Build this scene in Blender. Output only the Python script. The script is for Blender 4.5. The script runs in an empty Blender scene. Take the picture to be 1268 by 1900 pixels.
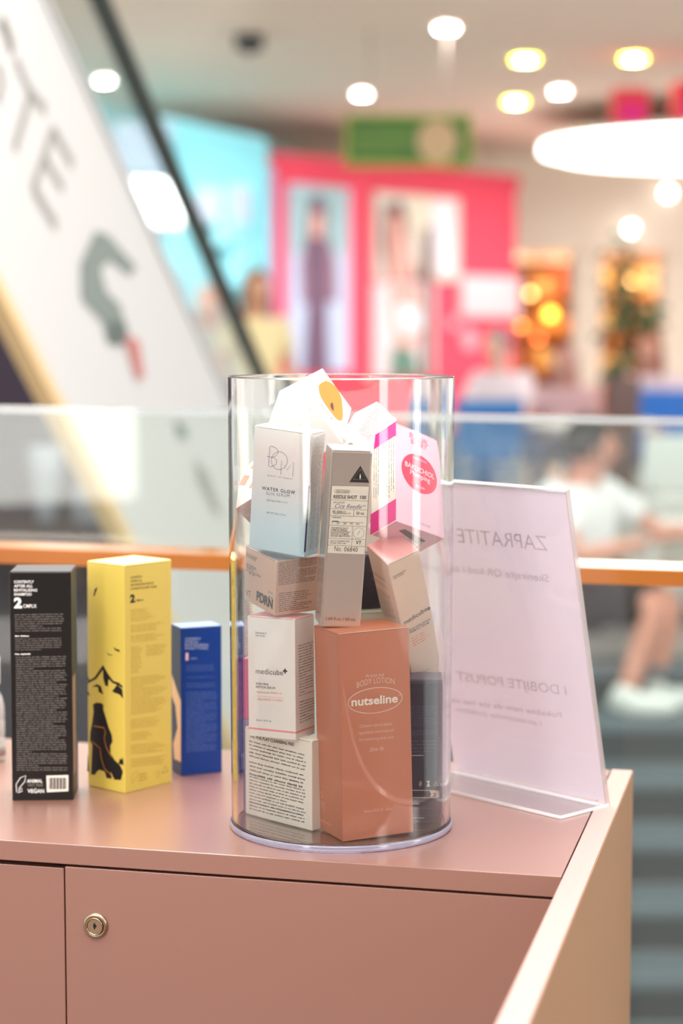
import bpy, bmesh, math, random
from mathutils import Vector, Matrix
random.seed(7)
PI = math.pi
SC = bpy.context.scene
COL = SC.collection

# ------------------------------------------------------------ camera
FPX, PITCH, CZ = 3600.0, math.atan(330 / 3600), 1.344
cam_d = bpy.data.cameras.new('camera')
cam = bpy.data.objects.new('camera', cam_d); COL.objects.link(cam)
cam.location = (0, 0, CZ); cam.rotation_euler = (PI / 2 - PITCH, 0, 0)
cam_d.sensor_fit = 'VERTICAL'; cam_d.sensor_height = 36.0; cam_d.sensor_width = 24.0
cam_d.lens = FPX / 1900 * 36.0
cam_d.clip_end = 200
cam_d.dof.use_dof = True; cam_d.dof.focus_distance = 1.50; cam_d.dof.aperture_fstop = 3.7
SC.camera = cam
# ------------------------------------------------------------ world, light, exposure
SC.view_settings.view_transform = 'Standard'; SC.view_settings.look = 'None'
SC.view_settings.gamma = 1.0; SC.view_settings.use_curve_mapping = False
SC.view_settings.exposure = 0.7
world = bpy.data.worlds.new('world'); SC.world = world; world.use_nodes = True
bg = world.node_tree.nodes['Background']
bg.inputs[0].default_value = (1.0, 0.98, 0.965, 1); bg.inputs[1].default_value = 0.75
SC.cycles.max_bounces = 18; SC.cycles.transmission_bounces = 16; SC.cycles.transparent_max_bounces = 16
SC.cycles.diffuse_bounces = 4; SC.cycles.glossy_bounces = 6

def area(name, loc, rot, sx, sy, power, color=(1, 1, 1)):
    l = bpy.data.lights.new(name, 'AREA'); l.shape = 'RECTANGLE'; l.size = sx; l.size_y = sy
    l.energy = power; l.color = color
    o = bpy.data.objects.new(name, l); COL.objects.link(o); o.location = loc; o.rotation_euler = rot
    return o
area('skylight_lamp', (0.5, 5.2, 6.5), (math.radians(-12), 0, 0), 7, 5, 250, (1, .99, .98))
area('far_hall_fill', (.6, 9.9, 3.15), (math.radians(25), 0, 0), 7, .5, 40, (1, .96, .92))  # unseen fill light added to brighten the far hall
area('cyan_wall_fill', (-.9, 10.4, 3.12), (math.radians(76), 0, math.radians(8)), 1.0, .3, 32, (1, .99, .98)).data.spread = math.radians(42)  # narrow unseen fill, added because the cyan wall stays dim
area('display_fill', (-.5, .15, 2.95), (math.radians(24), 0, math.radians(-10)), 2.4, 1.3, 42, (1, .98, .95))  # light added out of view to brighten the carton fronts
area('display_fill.001', (-.1, 2.7, 3.0), (math.radians(-14), 0, 0), 2.4, 1.2, 44, (1, .95, .9))  # another added light out of view, lifts the countertop

# ------------------------------------------------------------ helpers
def ray(x, y):
    a, b = (x - 634) / FPX, (y - 950) / FPX
    c, s = math.cos(PITCH), math.sin(PITCH)
    return Vector((a, c - b * s, -s - b * c))
CAM = Vector((0, 0, CZ))
def at(x, y, Y):
    r = ray(x, y); return CAM + r * (Y / r.y)
def atz(x, y, z):
    r = ray(x, y); return CAM + r * ((z - CZ) / r.z)
def lin(c):
    return tuple((v / 255 / 12.92 if v / 255 <= .04045 else ((v / 255 + .055) / 1.055) ** 2.4) for v in c)

MATS = {}
def mat(name, rgb, rough=.5, metal=0., emit=None, estr=0., coat=0., spec=.5, noise=0., nscale=40, bump=0.):
    if name in MATS: return MATS[name]
    m = bpy.data.materials.new(name); m.use_nodes = True; MATS[name] = m
    nt = m.node_tree; p = nt.nodes['Principled BSDF']
    col = (*lin(rgb), 1)
    p.inputs['Base Color'].default_value = col
    p.inputs['Roughness'].default_value = rough; p.inputs['Metallic'].default_value = metal
    p.inputs['Specular IOR Level'].default_value = spec
    p.inputs['Coat Weight'].default_value = coat
    if emit:
        p.inputs['Emission Color'].default_value = (*lin(emit), 1); p.inputs['Emission Strength'].default_value = estr
    if noise or bump:
        tc = nt.nodes.new('ShaderNodeTexCoord'); n = nt.nodes.new('ShaderNodeTexNoise')
        n.inputs['Scale'].default_value = nscale; n.inputs['Detail'].default_value = 3
        nt.links.new(tc.outputs['Object'], n.inputs['Vector'])
        if noise:
            mx = nt.nodes.new('ShaderNodeMixRGB'); mx.blend_type = 'MIX'
            mx.inputs[1].default_value = tuple(max(0, v * (1 - noise)) for v in col[:3]) + (1,)
            mx.inputs[2].default_value = tuple(min(1, v * (1 + noise)) for v in col[:3]) + (1,)
            nt.links.new(n.outputs['Fac'], mx.inputs[0]); nt.links.new(mx.outputs[0], p.inputs['Base Color'])
        if bump:
            b = nt.nodes.new('ShaderNodeBump'); b.inputs['Strength'].default_value = bump; b.inputs['Distance'].default_value = .0005
            nt.links.new(n.outputs['Fac'], b.inputs['Height']); nt.links.new(b.outputs[0], p.inputs['Normal'])
    return m
def ramp_mat(name, axis, stops, rough=.4, metal=0., coat=0.):
    """a printed colour gradient along one local axis (0..1 of the object's bounds)"""
    if name in MATS: return MATS[name]
    m = mat(name, (200, 200, 200), rough, metal, coat=coat); nt = m.node_tree
    tc = nt.nodes.new('ShaderNodeTexCoord'); sp = nt.nodes.new('ShaderNodeSeparateXYZ'); r = nt.nodes.new('ShaderNodeValToRGB')
    nt.links.new(tc.outputs['Generated'], sp.inputs[0]); nt.links.new(sp.outputs[axis], r.inputs[0])
    el = r.color_ramp.elements
    while len(el) < len(stops): el.new(.5)
    for e, (p, c) in zip(el, stops): e.position = p; e.color = (*lin(c), 1)
    nt.links.new(r.outputs[0], nt.nodes['Principled BSDF'].inputs['Base Color'])
    return m
def glass_mat(name, color=(1, 1, 1), ior=1.49, rough=0.):
    m = bpy.data.materials.new(name); m.use_nodes = True; nt = m.node_tree; nt.nodes.clear()
    g = nt.nodes.new('ShaderNodeBsdfGlass'); o = nt.nodes.new('ShaderNodeOutputMaterial')
    g.inputs['Color'].default_value = (*color, 1); g.inputs['IOR'].default_value = ior; g.inputs['Roughness'].default_value = rough
    nt.links.new(g.outputs[0], o.inputs[0]); MATS[name] = m
    return m
def pane_mat(name, tint=(.95, .98, .97), haze=.06, gloss=1.0, hcol=(.85, .9, .88)):
    """thin sheet of glass: clear transmission, fresnel reflection and a diffuse share painted in as haze"""
    m = bpy.data.materials.new(name); m.use_nodes = True; nt = m.node_tree; nt.nodes.clear()
    t = nt.nodes.new('ShaderNodeBsdfTransparent'); t.inputs[0].default_value = (*tint, 1)
    g = nt.nodes.new('ShaderNodeBsdfGlossy'); g.inputs['Roughness'].default_value = .02
    d = nt.nodes.new('ShaderNodeBsdfDiffuse'); d.inputs[0].default_value = (*hcol, 1)
    f = nt.nodes.new('ShaderNodeFresnel'); f.inputs[0].default_value = 1.45
    ge = nt.nodes.new('ShaderNodeNewGeometry'); mr = nt.nodes.new('ShaderNodeMapRange')
    mr.inputs['To Min'].default_value = 1.45; mr.inputs['To Max'].default_value = 1 / 1.45     # same reflectance leaving as entering the thin sheet
    nt.links.new(ge.outputs['Backfacing'], mr.inputs['Value']); nt.links.new(mr.outputs[0], f.inputs[0])
    mu = nt.nodes.new('ShaderNodeMath'); mu.operation = 'MULTIPLY'; mu.inputs[1].default_value = gloss
    a = nt.nodes.new('ShaderNodeMixShader'); b = nt.nodes.new('ShaderNodeMixShader'); o = nt.nodes.new('ShaderNodeOutputMaterial')
    a.inputs[0].default_value = haze
    nt.links.new(t.outputs[0], a.inputs[1]); nt.links.new(d.outputs[0], a.inputs[2])
    nt.links.new(f.outputs[0], mu.inputs[0]); nt.links.new(mu.outputs[0], b.inputs[0])
    nt.links.new(a.outputs[0], b.inputs[1]); nt.links.new(g.outputs[0], b.inputs[2]); nt.links.new(b.outputs[0], o.inputs[0])
    MATS[name] = m
    return m

def link(name, me, m=None, parent=None, smooth=False):
    o = bpy.data.objects.new(name, me); COL.objects.link(o)
    if m is not None: me.materials.append(m)
    if parent is not None: o.parent = parent
    if smooth:
        for p in me.polygons: p.use_smooth = True
    return o
def bm_obj(name, bm, m=None, parent=None, smooth=False):
    me = bpy.data.meshes.new(name); bm.normal_update(); bm.to_mesh(me); bm.free()
    return link(name, me, m, parent, smooth)
def tag(o, label, cat=None, group=None, kind=None):
    if label: o['label'] = label
    if cat: o['category'] = cat
    if group: o['group'] = group
    if kind: o['kind'] = kind
    return o
def thing(name, label, cat, loc=(0, 0, 0), rotz=0, group=None):
    o = bpy.data.objects.new(name, None); COL.objects.link(o); o.location = loc; o.rotation_euler = (0, 0, rotz)
    o.empty_display_size = .05
    return tag(o, label, cat, group)
def bx(bm, lo, hi, bev=0., M=None, seg=2):
    r = bmesh.ops.create_cube(bm, size=1)
    vs = r['verts']
    for v in vs:
        v.co = Vector(((v.co.x + .5) * (hi[0] - lo[0]) + lo[0], (v.co.y + .5) * (hi[1] - lo[1]) + lo[1], (v.co.z + .5) * (hi[2] - lo[2]) + lo[2]))
    if bev:
        es = list({e for v in vs for e in v.link_edges})
        r2 = bmesh.ops.bevel(bm, geom=es, offset=bev, segments=seg, affect='EDGES', profile=.6)
        vs = list({v for v in r2['verts']} | {v for f in r2['faces'] for v in f.verts})
    if M is not None:
        for v in set(vs): v.co = M @ v.co
def box(name, lo, hi, m, parent=None, bev=0., kind=None, seg=2):
    bm = bmesh.new(); bx(bm, lo, hi, bev, seg=seg); o = bm_obj(name, bm, m, parent)
    if kind: o['kind'] = kind
    return o
def lathe(prof, n=48, cx=0, cy=0, close=False):
    bm = bmesh.new(); rings = []
    for r, z in prof:
        if r < 1e-6: rings.append([bm.verts.new((cx, cy, z))])
        else: rings.append([bm.verts.new((cx + r * math.cos(2 * PI * k / n), cy + r * math.sin(2 * PI * k / n), z)) for k in range(n)])
    pr = list(zip(rings, rings[1:] + rings[:1] if close else rings[1:]))
    for a, b in pr:
        for k in range(n):
            k2 = (k + 1) % n
            if len(a) == 1 and len(b) == 1: continue
            if len(a) == 1: bm.faces.new((a[0], b[k2], b[k]))
            elif len(b) == 1: bm.faces.new((a[k], a[k2], b[0]))
            else: bm.faces.new((a[k], a[k2], b[k2], b[k]))
    bmesh.ops.recalc_face_normals(bm, faces=bm.faces)
    return bm
def tube(bm, pts, rads, n=8, caps=True):
    pts = [Vector(p) for p in pts]
    if not isinstance(rads, (list, tuple)): rads = [rads] * len(pts)
    rings = []
    for i, p in enumerate(pts):
        t = (pts[min(i + 1, len(pts) - 1)] - pts[max(i - 1, 0)]).normalized()
        u = t.orthogonal().normalized() if i == 0 else (u - t * u.dot(t)).normalized()
        w = t.cross(u)
        rings.append([bm.verts.new(p + (u * math.cos(2 * PI * k / n) + w * math.sin(2 * PI * k / n)) * rads[i]) for k in range(n)])
    for a, b in zip(rings, rings[1:]):
        for k in range(n): bm.faces.new((a[k], a[(k + 1) % n], b[(k + 1) % n], b[k]))
    if caps:
        bm.faces.new(rings[0][::-1]); bm.faces.new(rings[-1])
def ellip(bm, c, r, M=None, u=16, v=10):
    rr = bmesh.ops.create_uvsphere(bm, u_segments=u, v_segments=v, radius=1)
    for w in rr['verts']:
        p = Vector((w.co.x * r[0], w.co.y * r[1], w.co.z * r[2]))
        w.co = (M @ p if M is not None else p) + Vector(c)
    return rr['verts']
def prism(name, poly, depth, m, parent=None, bev=0):
    """polygon (3D points, planar) thickened by the vector depth"""
    bm = bmesh.new(); a = [bm.verts.new(p) for p in poly]; b = [bm.verts.new(Vector(p) + Vector(depth)) for p in poly]
    bm.faces.new(a); bm.faces.new(b[::-1])
    n = len(a)
    for k in range(n): bm.faces.new((a[k], b[k], b[(k + 1) % n], a[(k + 1) % n]))
    bmesh.ops.recalc_face_normals(bm, faces=bm.faces)
    return bm_obj(name, bm, m, parent)

# text glyphs as flat outlines
GL = {}
def glyphs(s, bold=0., shear=0., track=1.0):
    k = (s, bold, shear, track)
    if k in GL: return GL[k]
    cu = bpy.data.curves.new('lettering', 'FONT'); cu.body = s; cu.size = 1; cu.offset = bold; cu.shear = shear
    cu.space_character = track; cu.resolution_u = 3; cu.fill_mode = 'FRONT'
    ob = bpy.data.objects.new('lettering', cu)
    me = ob.to_mesh(); vs = [(v.co.x, v.co.y) for v in me.vertices]; fs = [tuple(p.vertices) for p in me.polygons]
    ob.to_mesh_clear(); bpy.data.objects.remove(ob); bpy.data.curves.remove(cu)
    GL[k] = (vs, fs); return GL[k]
CAPH = .729  # cap height of the built-in font, size 1

class Plane:
    """a printed surface: origin, unit axes u, v in the parent's space; W world matrix of the parent"""
    def __init__(s, W, o, u, v):
        s.W, s.o, s.u, s.v, s.n = W, Vector(o), Vector(u), Vector(v), None
        Wi = W.inverted(); s.Wi = Wi
    def px(s, x, y):
        c = s.Wi @ CAM; d = (s.Wi.to_3x3() @ ray(x, y)); n = s.u.cross(s.v)
        p = c + d * ((s.o - c).dot(n) / d.dot(n)) - s.o
        a = s.u; b = s.v
        return (p.dot(a), p.dot(b))
    def p3(s, q, off): return s.o + s.u * q[0] + s.v * q[1] + s.n * off

class Print:
    """collects flat print by (part name, material), then links each as one part"""
    def __init__(s, parent): s.parent, s.d = parent, {}
    def add(s, key, vs, fs):
        V, Fc = s.d.setdefault(key, ([], [])); b = len(V); V += vs; Fc += [tuple(i + b for i in f) for f in fs]
    def done(s):
        for (nm, mn), (V, Fc) in s.d.items():
            nm = nm.split('#')[0]
            me = bpy.data.meshes.new(nm); me.from_pydata([tuple(v) for v in V], [], Fc)
            link(nm, me, MATS[mn], s.parent)
        s.d = {}
    def poly(s, pl, pts, mn, nm='printed_shape', off=.00012, px=True):
        q = [pl.px(*p) if px else p for p in pts]
        s.add((nm, mn), [pl.p3(a, off) for a in q], [tuple(range(len(q)))])
    def stroke(s, pl, pts, w, mn, nm='printed_line', off=.00016, px=True, closed=False):
        q = [Vector(pl.px(*p) if px else p) for p in pts]
        n = len(q); V = []; Fc = []
        for i in range(n):
            a = q[(i - 1) % n] if (closed or i > 0) else q[i]; b = q[(i + 1) % n] if (closed or i < n - 1) else q[i]
            t = (b - a).normalized() if (b - a).length > 0 else Vector((1, 0)); k = Vector((-t.y, t.x)) * w / 2
            V += [pl.p3(q[i] + k, off), pl.p3(q[i] - k, off)]
        for i in range(n if closed else n - 1):
            j = (i + 1) % n; Fc.append((2 * i, 2 * i + 1, 2 * j + 1, 2 * j))
        s.add((nm, mn), V, Fc)
    def text(s, pl, t, a, b, h, mn, bold=0., shear=0., track=1.0, nm='printed_text', off=.0002, arc=0., px=True, flip=False):
        """baseline from a to b (pixels or surface metres), cap height h in metres"""
        a, b = (Vector(pl.px(*a)), Vector(pl.px(*b))) if px else (Vector(a), Vector(b))
        vs, fs = glyphs(t, bold, shear, track)
        if not vs: return
        x0 = min(v[0] for v in vs); x1 = max(v[0] for v in vs); L = (b - a).length
        t_ = (b - a).normalized(); k = Vector((-t_.y, t_.x)); sx = L / (x1 - x0); sy = h / CAPH
        if flip: k = -k
        V = []
        for x, y in vs:
            f = (x - x0) / (x1 - x0); lift = arc * (1 - (2 * f - 1) ** 2)
            V.append(pl.p3(a + t_ * ((x - x0) * sx) + k * (y * sy + lift), off))
        s.add((nm, mn), V, fs)
    def rows(s, pl, TL, TR, BR, BL, n, mn, fill=.5, rag=.1, seed=1, nm='small_print', off=.00014, px=True, vert=False, bold=()):
        R = random.Random(seed)
        q = [Vector(pl.px(*p) if px else p) for p in (TL, TR, BR, BL)]
        W = ((q[1] - q[0]).length + (q[2] - q[3]).length) / 2; H = ((q[3] - q[0]).length + (q[2] - q[1]).length) / 2
        if vert: W, H = H, W
        def P(a, b):
            if vert: a, b = 1 - b, a
            return q[0].lerp(q[1], a).lerp(q[3].lerp(q[2], a), b)
        lh = H / n; cw = lh * .52
        V, Fc = [], []
        for i in range(n):
            end = W * (1 - R.random() * rag) if i % 6 != 5 else W * R.uniform(.3, .85)
            x = 0.
            while x < end - cw:
                L = R.randint(2, 9)
                for k in range(L):
                    if x + cw > end: break
                    up = fill * R.choice((.72, .72, .75, 1., 1.)); dn = fill * R.choice((0, 0, 0, .2))
                    t0 = (i + .62 - up * .62 - 0) / n; b0 = (i + .62 + .0 + dn * .6) / n
                    a0, a1 = x / W, (x + cw * (.8 if fill < .62 else .93)) / W
                    b_ = len(V); V += [pl.p3(P(*c), off) for c in ((a0, t0), (a1, t0), (a1, b0), (a0, b0))]
                    Fc.append((b_, b_ + 1, b_ + 2, b_ + 3)); x += cw
                x += cw * .8
        s.add((nm, mn), V, Fc)

# ------------------------------------------------------------ materials
laminate = mat('rose_laminate', (152, 106, 91), .3, coat=1., spec=.5, bump=.06, nscale=900)
laminate.node_tree.nodes['Principled BSDF'].inputs['Coat Roughness'].default_value = .32
laminate.node_tree.nodes['Principled BSDF'].inputs['Coat IOR'].default_value = 1.75
laminate_dark = mat('rose_laminate_shadow_gap', (30, 18, 16), .8)
panel_tan = mat('peach_panel_face', (168, 124, 86), .38, noise=.04, nscale=14)
for n_, c_ in dict(ink_black=(28, 26, 28), ink_grey=(120, 112, 108), ink_white=(246, 242, 238), ink_pale=(226, 190, 172), ink_navy=(44, 46, 96),
                   ink_greywhite=(150, 146, 142), ink_yellowgrey=(196, 164, 66), ink_pink=(245, 150, 150), ink_coral=(235, 95, 80),
                   ink_magenta=(230, 0, 130), ink_red=(228, 22, 78), ink_rose=(228, 108, 138), ink_orange=(238, 146, 52), ink_teal=(20, 138, 110), ink_cream=(238, 228, 214),
                   ink_bluewhite=(176, 190, 224), ink_bluegrey=(84, 112, 180), ink_midgrey=(84, 80, 78), ink_lilac=(150, 132, 150), ink_peach=(236, 200, 168), ink_brown=(92, 60, 52),
                   ink_tan=(176, 150, 130), ink_slate=(116, 122, 150), ink_white2=(240, 200, 210), ink_dimgrey=(112, 106, 100), ink_navyprint=(74, 80, 126)).items():
    mat(n_, c_, .5)
acrylic = glass_mat('clear_acrylic', (.985, .985, .975), 1.47)
acrylic_base = mat('lilac_acrylic_base', (222, 218, 240), .12, coat=.5)  # white-lilac highlights of the base ring put into its colour
acrylic_base.node_tree.nodes['Principled BSDF'].inputs['Transmission Weight'].default_value = .72
balustrade_pane = pane_mat('balustrade_glass', (.93, .975, .95), .035, 1.0, (.80, .86, .84))
holder_acrylic = pane_mat('holder_acrylic', (.985, .98, .99), .10, 1.2, (.95, .93, .96))
edge_white = mat('acrylic_edge', (250, 248, 250), .15, coat=.5)

# ------------------------------------------------------------ the setting
near_floor_m = mat('near_floor', (120, 100, 92), .5, noise=.1, nscale=3)
box('floor', (-6, -5, -.12), (6, 2.15, 0), near_floor_m, kind='structure')
box('wall_back', (-6, -5.2, 0), (6, -5, 3.3), mat('near_wall', (120, 100, 92), .7), kind='structure')
for k_, (x_, y_, w_, rz_) in enumerate(((2.75, -1.4, .62, 62), (3.7, 1.05, .55, 82), (-2.6, -2.2, .6, -50))):
    o_ = box('window_%d' % (k_ + 1), (-w_ / 2, 0, 0), (w_ / 2, .06, 1.9), mat('lit_window', (255, 255, 255), .4, emit=(255, 250, 244), estr=4.5), kind='structure', bev=.01)
    o_.location = (x_, y_, .75); o_.rotation_euler = (0, 0, math.radians(rz_))
box('floor_far', (-9, 8.57, -.1), (13, 40, .09), mat('far_floor', (196, 190, 180), .35, noise=.05, nscale=1.2), kind='structure')
box('floor_lower', (-9, 2.15, -2.75), (13, 9, -2.6), mat('lower_floor', (120, 128, 128), .5), kind='structure')
box('ceiling', (-9, 9.6, 3.2), (13, 40, 3.5), mat('ceiling_paint', (238, 218, 202), .85), kind='structure')

# cyan shop wall, left and far
def vwall(name, a, b, z0, z1, th, m, kind='structure', parent=None):
    a, b = Vector((a[0], a[1], z0)), Vector((b[0], b[1], z0))
    d = (b - a).normalized(); n = Vector((-d.y, d.x, 0)) * th
    o = prism(name, [a, b, b + Vector((0, 0, z1 - z0)), a + Vector((0, 0, z1 - z0))], n, m, parent)
    if kind: o['kind'] = kind
    return o
cyan = mat('cyan_shop_wall', (132, 218, 226), .7, noise=.12, nscale=.8)
vwall('wall_left', (-3.2, 11.9), (-.4, 20.2), .09, 3.2, .2, cyan)
vwall('wall_right', (1.5, 23.0), (9, 23.6), 2.2, 3.2, .25, mat('cream_header', (250, 238, 222), .7))


# ------------------------------------------------------------ far mall
def wall_slots():
    # cream columns and shop openings on the right
    cr = mat('cream_column', (246, 234, 218), .6)
    c1 = at(1065, 600, 20.5); c2 = at(1117, 600, 20.5); c3 = at(1230, 600, 20.5)
    for i, (a, b) in enumerate(((c1.x, c2.x), (c3.x, c3.x + 1.3))):
        t = thing('cream_column', ('cream square column between the two amber shop openings', 'wide cream column at the right end behind the potted plant')[i], 'column', ((a + b) / 2, 20.7, .09))
        w = (b - a) / 2
        box('shaft', (-w, -.2, 0), (w, .2, 2.45), cr, t, .01)
        box('plinth', (-w - .02, -.22, 0), (w + .02, .22, .12), cr, t, .005)
        box('capital', (-w - .02, -.22, 2.3), (w + .02, .22, 2.42), cr, t, .01)
wall_slots()
hx0 = at(955, 600, 20.4).x
box('wall_header', (hx0 - .6, 20.4, 2.2), (9, 20.8, 3.2), mat('cream_header', (250, 238, 222), .7), kind='structure', bev=.01)
def amber_shop():
    wood = mat('amber_shelf_wood', (206, 128, 62), .6, noise=.35, nscale=1.5); dark = mat('shelf_back_brown', (196, 122, 66), .7)
    x0 = hx0 - .5
    t = thing('shop_shelving', 'amber wood wall shelving glowing inside the far right shop', 'shelves', (x0, 23.4, .09))
    box('back_panel', (0, 0, 0), (6, .1, 2.5), dark, t)
    for k in range(5): box('shelf', (0, -.35, .35 + k * .45), (6, 0, .39 + k * .45), wood, t, .004)
    for k in range(7): box('upright', (k * .95, -.35, 0), (k * .95 + .05, 0, 2.5), wood, t, .004)
    R = random.Random(3)
    cols = [(230, 150, 70), (240, 190, 110), (170, 90, 50), (120, 70, 45), (235, 200, 150), (214, 96, 50)]
    bm = [bmesh.new() for _ in cols]
    for k in range(5):
        x = .1
        while x < 5.9:
            w = R.uniform(.08, .22); h = R.uniform(.12, .34); i = R.randrange(6)
            bx(bm[i], (x, -.3, .395 + k * .45), (x + w, -.08, .395 + k * .45 + h), .01, seg=1); x += w + R.uniform(.01, .06)
    for i, b in enumerate(bm):
        o = bm_obj('shelf_goods', b, mat('goods_%d' % i, cols[i], .6), t); o['kind'] = 'stuff'
    for i, (px, py, Y, r, c) in enumerate(((1022, 583, 22, .055, (255, 176, 60)), (985, 545, 22.2, .035, (255, 196, 120)), (968, 605, 22.1, .03, (255, 150, 80)), (1000, 628, 21.9, .03, (255, 110, 60)), (1175, 520, 22.3, .03, (255, 205, 140)))):
        p = at(px, py, Y)
        g = thing('pendant_lamp', ('round amber pendant lamp, the biggest, in the far shop opening', 'pale amber pendant lamp high in the left shop opening',
                  'small orange pendant lamp beside the pink facade edge', 'small red-orange pendant lamp low in the left opening', 'pale pendant lamp behind the plant leaves')[i], 'lamp', p)
        bm_ = bmesh.new(); ellip(bm_, (0, 0, 0), (r, r, r)); bm_obj('lamp_globe', bm_, mat('lamp_glow_%d' % i, c, .4, emit=c, estr=7), g, True)
        bm_ = bmesh.new(); tube(bm_, [(0, 0, r * .9), (0, 0, 3.2 - p.z)], .006, 6); bm_obj('lamp_cord', bm_, mat('cord_dark', (70, 60, 55), .6), g)
amber_shop()
area('amber_shop_fill', (hx0 + 2.0, 22.2, 2.45), (math.radians(35), 0, 0), 4, .5, 55, (1, .8, .56))  # added fill that brightens the amber shelving

# the pink storefront, its posters and signs
pk = mat('pink_storefront', (240, 76, 104), .65)
pa, pb = at(498, 500, 16.5), at(958, 500, 19.0)
pdir = Vector((pb.x - pa.x, pb.y - pa.y, 0)).normalized(); pn = Vector((pdir.y, -pdir.x, 0))   # towards the viewer
plen = (pb - pa).xy.length
sf = thing('storefront', 'tall bright pink storefront wall with picture panels, behind the hanging green sign', 'storefront', (pa.x, pa.y, .09), math.atan2(pdir.y, pdir.x))
box('wall_panel', (0, 0, 0), (plen, .35, 2.74), pk, sf, .01)
box('cornice', (-.02, -.03, 2.66), (plen + .02, .37, 2.78), pk, sf, .01)
box('side_band', (0, -.02, 0), (.06, .0, 2.66), mat('lilac_edge_band', (206, 190, 240), .6), sf)
SFW = Matrix.Translation((pa.x, pa.y, .09)) @ Matrix.Rotation(math.atan2(pdir.y, pdir.x), 4, 'Z')
def wallpl(off=-.0): 
    p = Plane(SFW, (0, off, 0), (1, 0, 0), (0, 0, 1)); p.n = Vector((0, -1, 0)); return p
WP = wallpl()
def wpx(x, y): return WP.px(x, y)
def poster(x0, y0, x1, y1, label, base, shapes, nm='poster'):
    a, b = wpx(x0, (y0 + y1) / 2), wpx(x1, (y0 + y1) / 2); t0 = wpx((x0 + x1) / 2, y0)[1]; t1 = wpx((x0 + x1) / 2, y1)[1]
    t = thing(nm, label, 'poster' if nm == 'poster' else 'sign'); t.matrix_world = SFW @ Matrix.Translation((a[0], -.03, max(t1, .02)))
    W, H = b[0] - a[0], t0 - max(t1, .02)
    box('board', (0, -.02, 0), (W, .028, H), base, t, .004)
    pl = Plane(SFW @ Matrix.Translation((a[0], -.03, max(t1, .02))), (0, -.02, 0), (1, 0, 0), (0, 0, 1)); pl.n = Vector((0, -1, 0))
    pr = Print(t)
    for mn, pts in shapes:
        q = [pl.px(*p) for p in pts]; q = [(min(max(u, 0), W), min(max(v, 0), H)) for u, v in q]
        pr.poly(pl, q, mn, 'printed_figure', off=.003 + .002 * shapes.index((mn, pts)), px=False)
    pr.done(); return t
mat('po_blue', (186, 200, 236), .6); mat('po_teal', (160, 196, 204), .6); mat('po_dark', (112, 84, 110), .6); mat('po_mauve', (150, 110, 134), .6); mat('po_skin', (226, 170, 160), .6)
mat('po_white', (240, 240, 250), .6); mat('po_green', (104, 140, 126), .6); mat('po_hair', (120, 88, 84), .6); mat('po_pinkw', (252, 214, 222), .6); mat('po_cream', (232, 226, 208), .6)
poster(532, 345, 642, 690, 'tall left poster on the pink wall, dark figure against pale blue', mat('poster_blue', (196, 208, 240), .6),
       [('po_teal', [(532, 345), (642, 345), (642, 470), (532, 470)]), ('po_mauve', [(566, 440), (604, 430), (622, 480), (626, 560), (560, 565), (556, 490)]),
        ('po_dark', [(574, 370), (592, 360), (606, 380), (604, 520), (610, 690), (562, 690), (572, 540), (568, 430)]), ('po_skin', [(576, 395), (598, 395), (598, 440), (576, 440)])])
poster(690, 362, 846, 520, 'upper right poster on the pink wall, dark-haired face on pale ground', mat('poster_cream', (226, 222, 214), .6),
       [('po_cream', [(760, 362), (820, 362), (820, 440), (760, 440)]), ('po_hair', [(712, 380), (745, 372), (756, 400), (762, 470), (778, 520), (716, 520), (706, 450)]),
        ('po_skin', [(722, 400), (744, 398), (750, 440), (764, 480), (764, 520), (722, 520)]), ('po_white', [(800, 372), (842, 372), (842, 505), (806, 505)]), ('po_hair', [(786, 420), (800, 420), (804, 520), (780, 520)])])
poster(688, 524, 800, 700, 'lower right poster on the pink wall, figure in white and green', mat('poster_white', (232, 220, 226), .6),
       [('po_skin', [(722, 530), (776, 530), (790, 620), (742, 660), (728, 600)]), ('po_white', [(738, 560), (780, 570), (786, 610), (752, 622), (738, 600)]), ('po_green', [(728, 640), (768, 650), (778, 700), (722, 700)]), ('po_hair', [(786, 524), (800, 524), (800, 700), (782, 700)])])
poster(850, 512, 958, 588, 'wide pale pink sign board on the right of the pink wall', mat('sign_pale_pink', (254, 206, 214), .6), [('po_pinkw', [(832, 520), (944, 518), (940, 550), (836, 552)])], 'sign_board')
for q, r in (((868, 630), .10), ((930, 662), .09), ((838, 600), .06)):
    bm = bmesh.new(); u, v = wpx(*q); rr = bmesh.ops.create_cone(bm, cap_ends=True, segments=24, radius1=r, radius2=r, depth=.03, matrix=Matrix.Translation((u, -.015, v)) @ Matrix.Rotation(PI / 2, 4, 'X'))
    bm_obj('wall_dot', bm, mat('dot_pink', (253, 178, 192), .6), sf)

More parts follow.
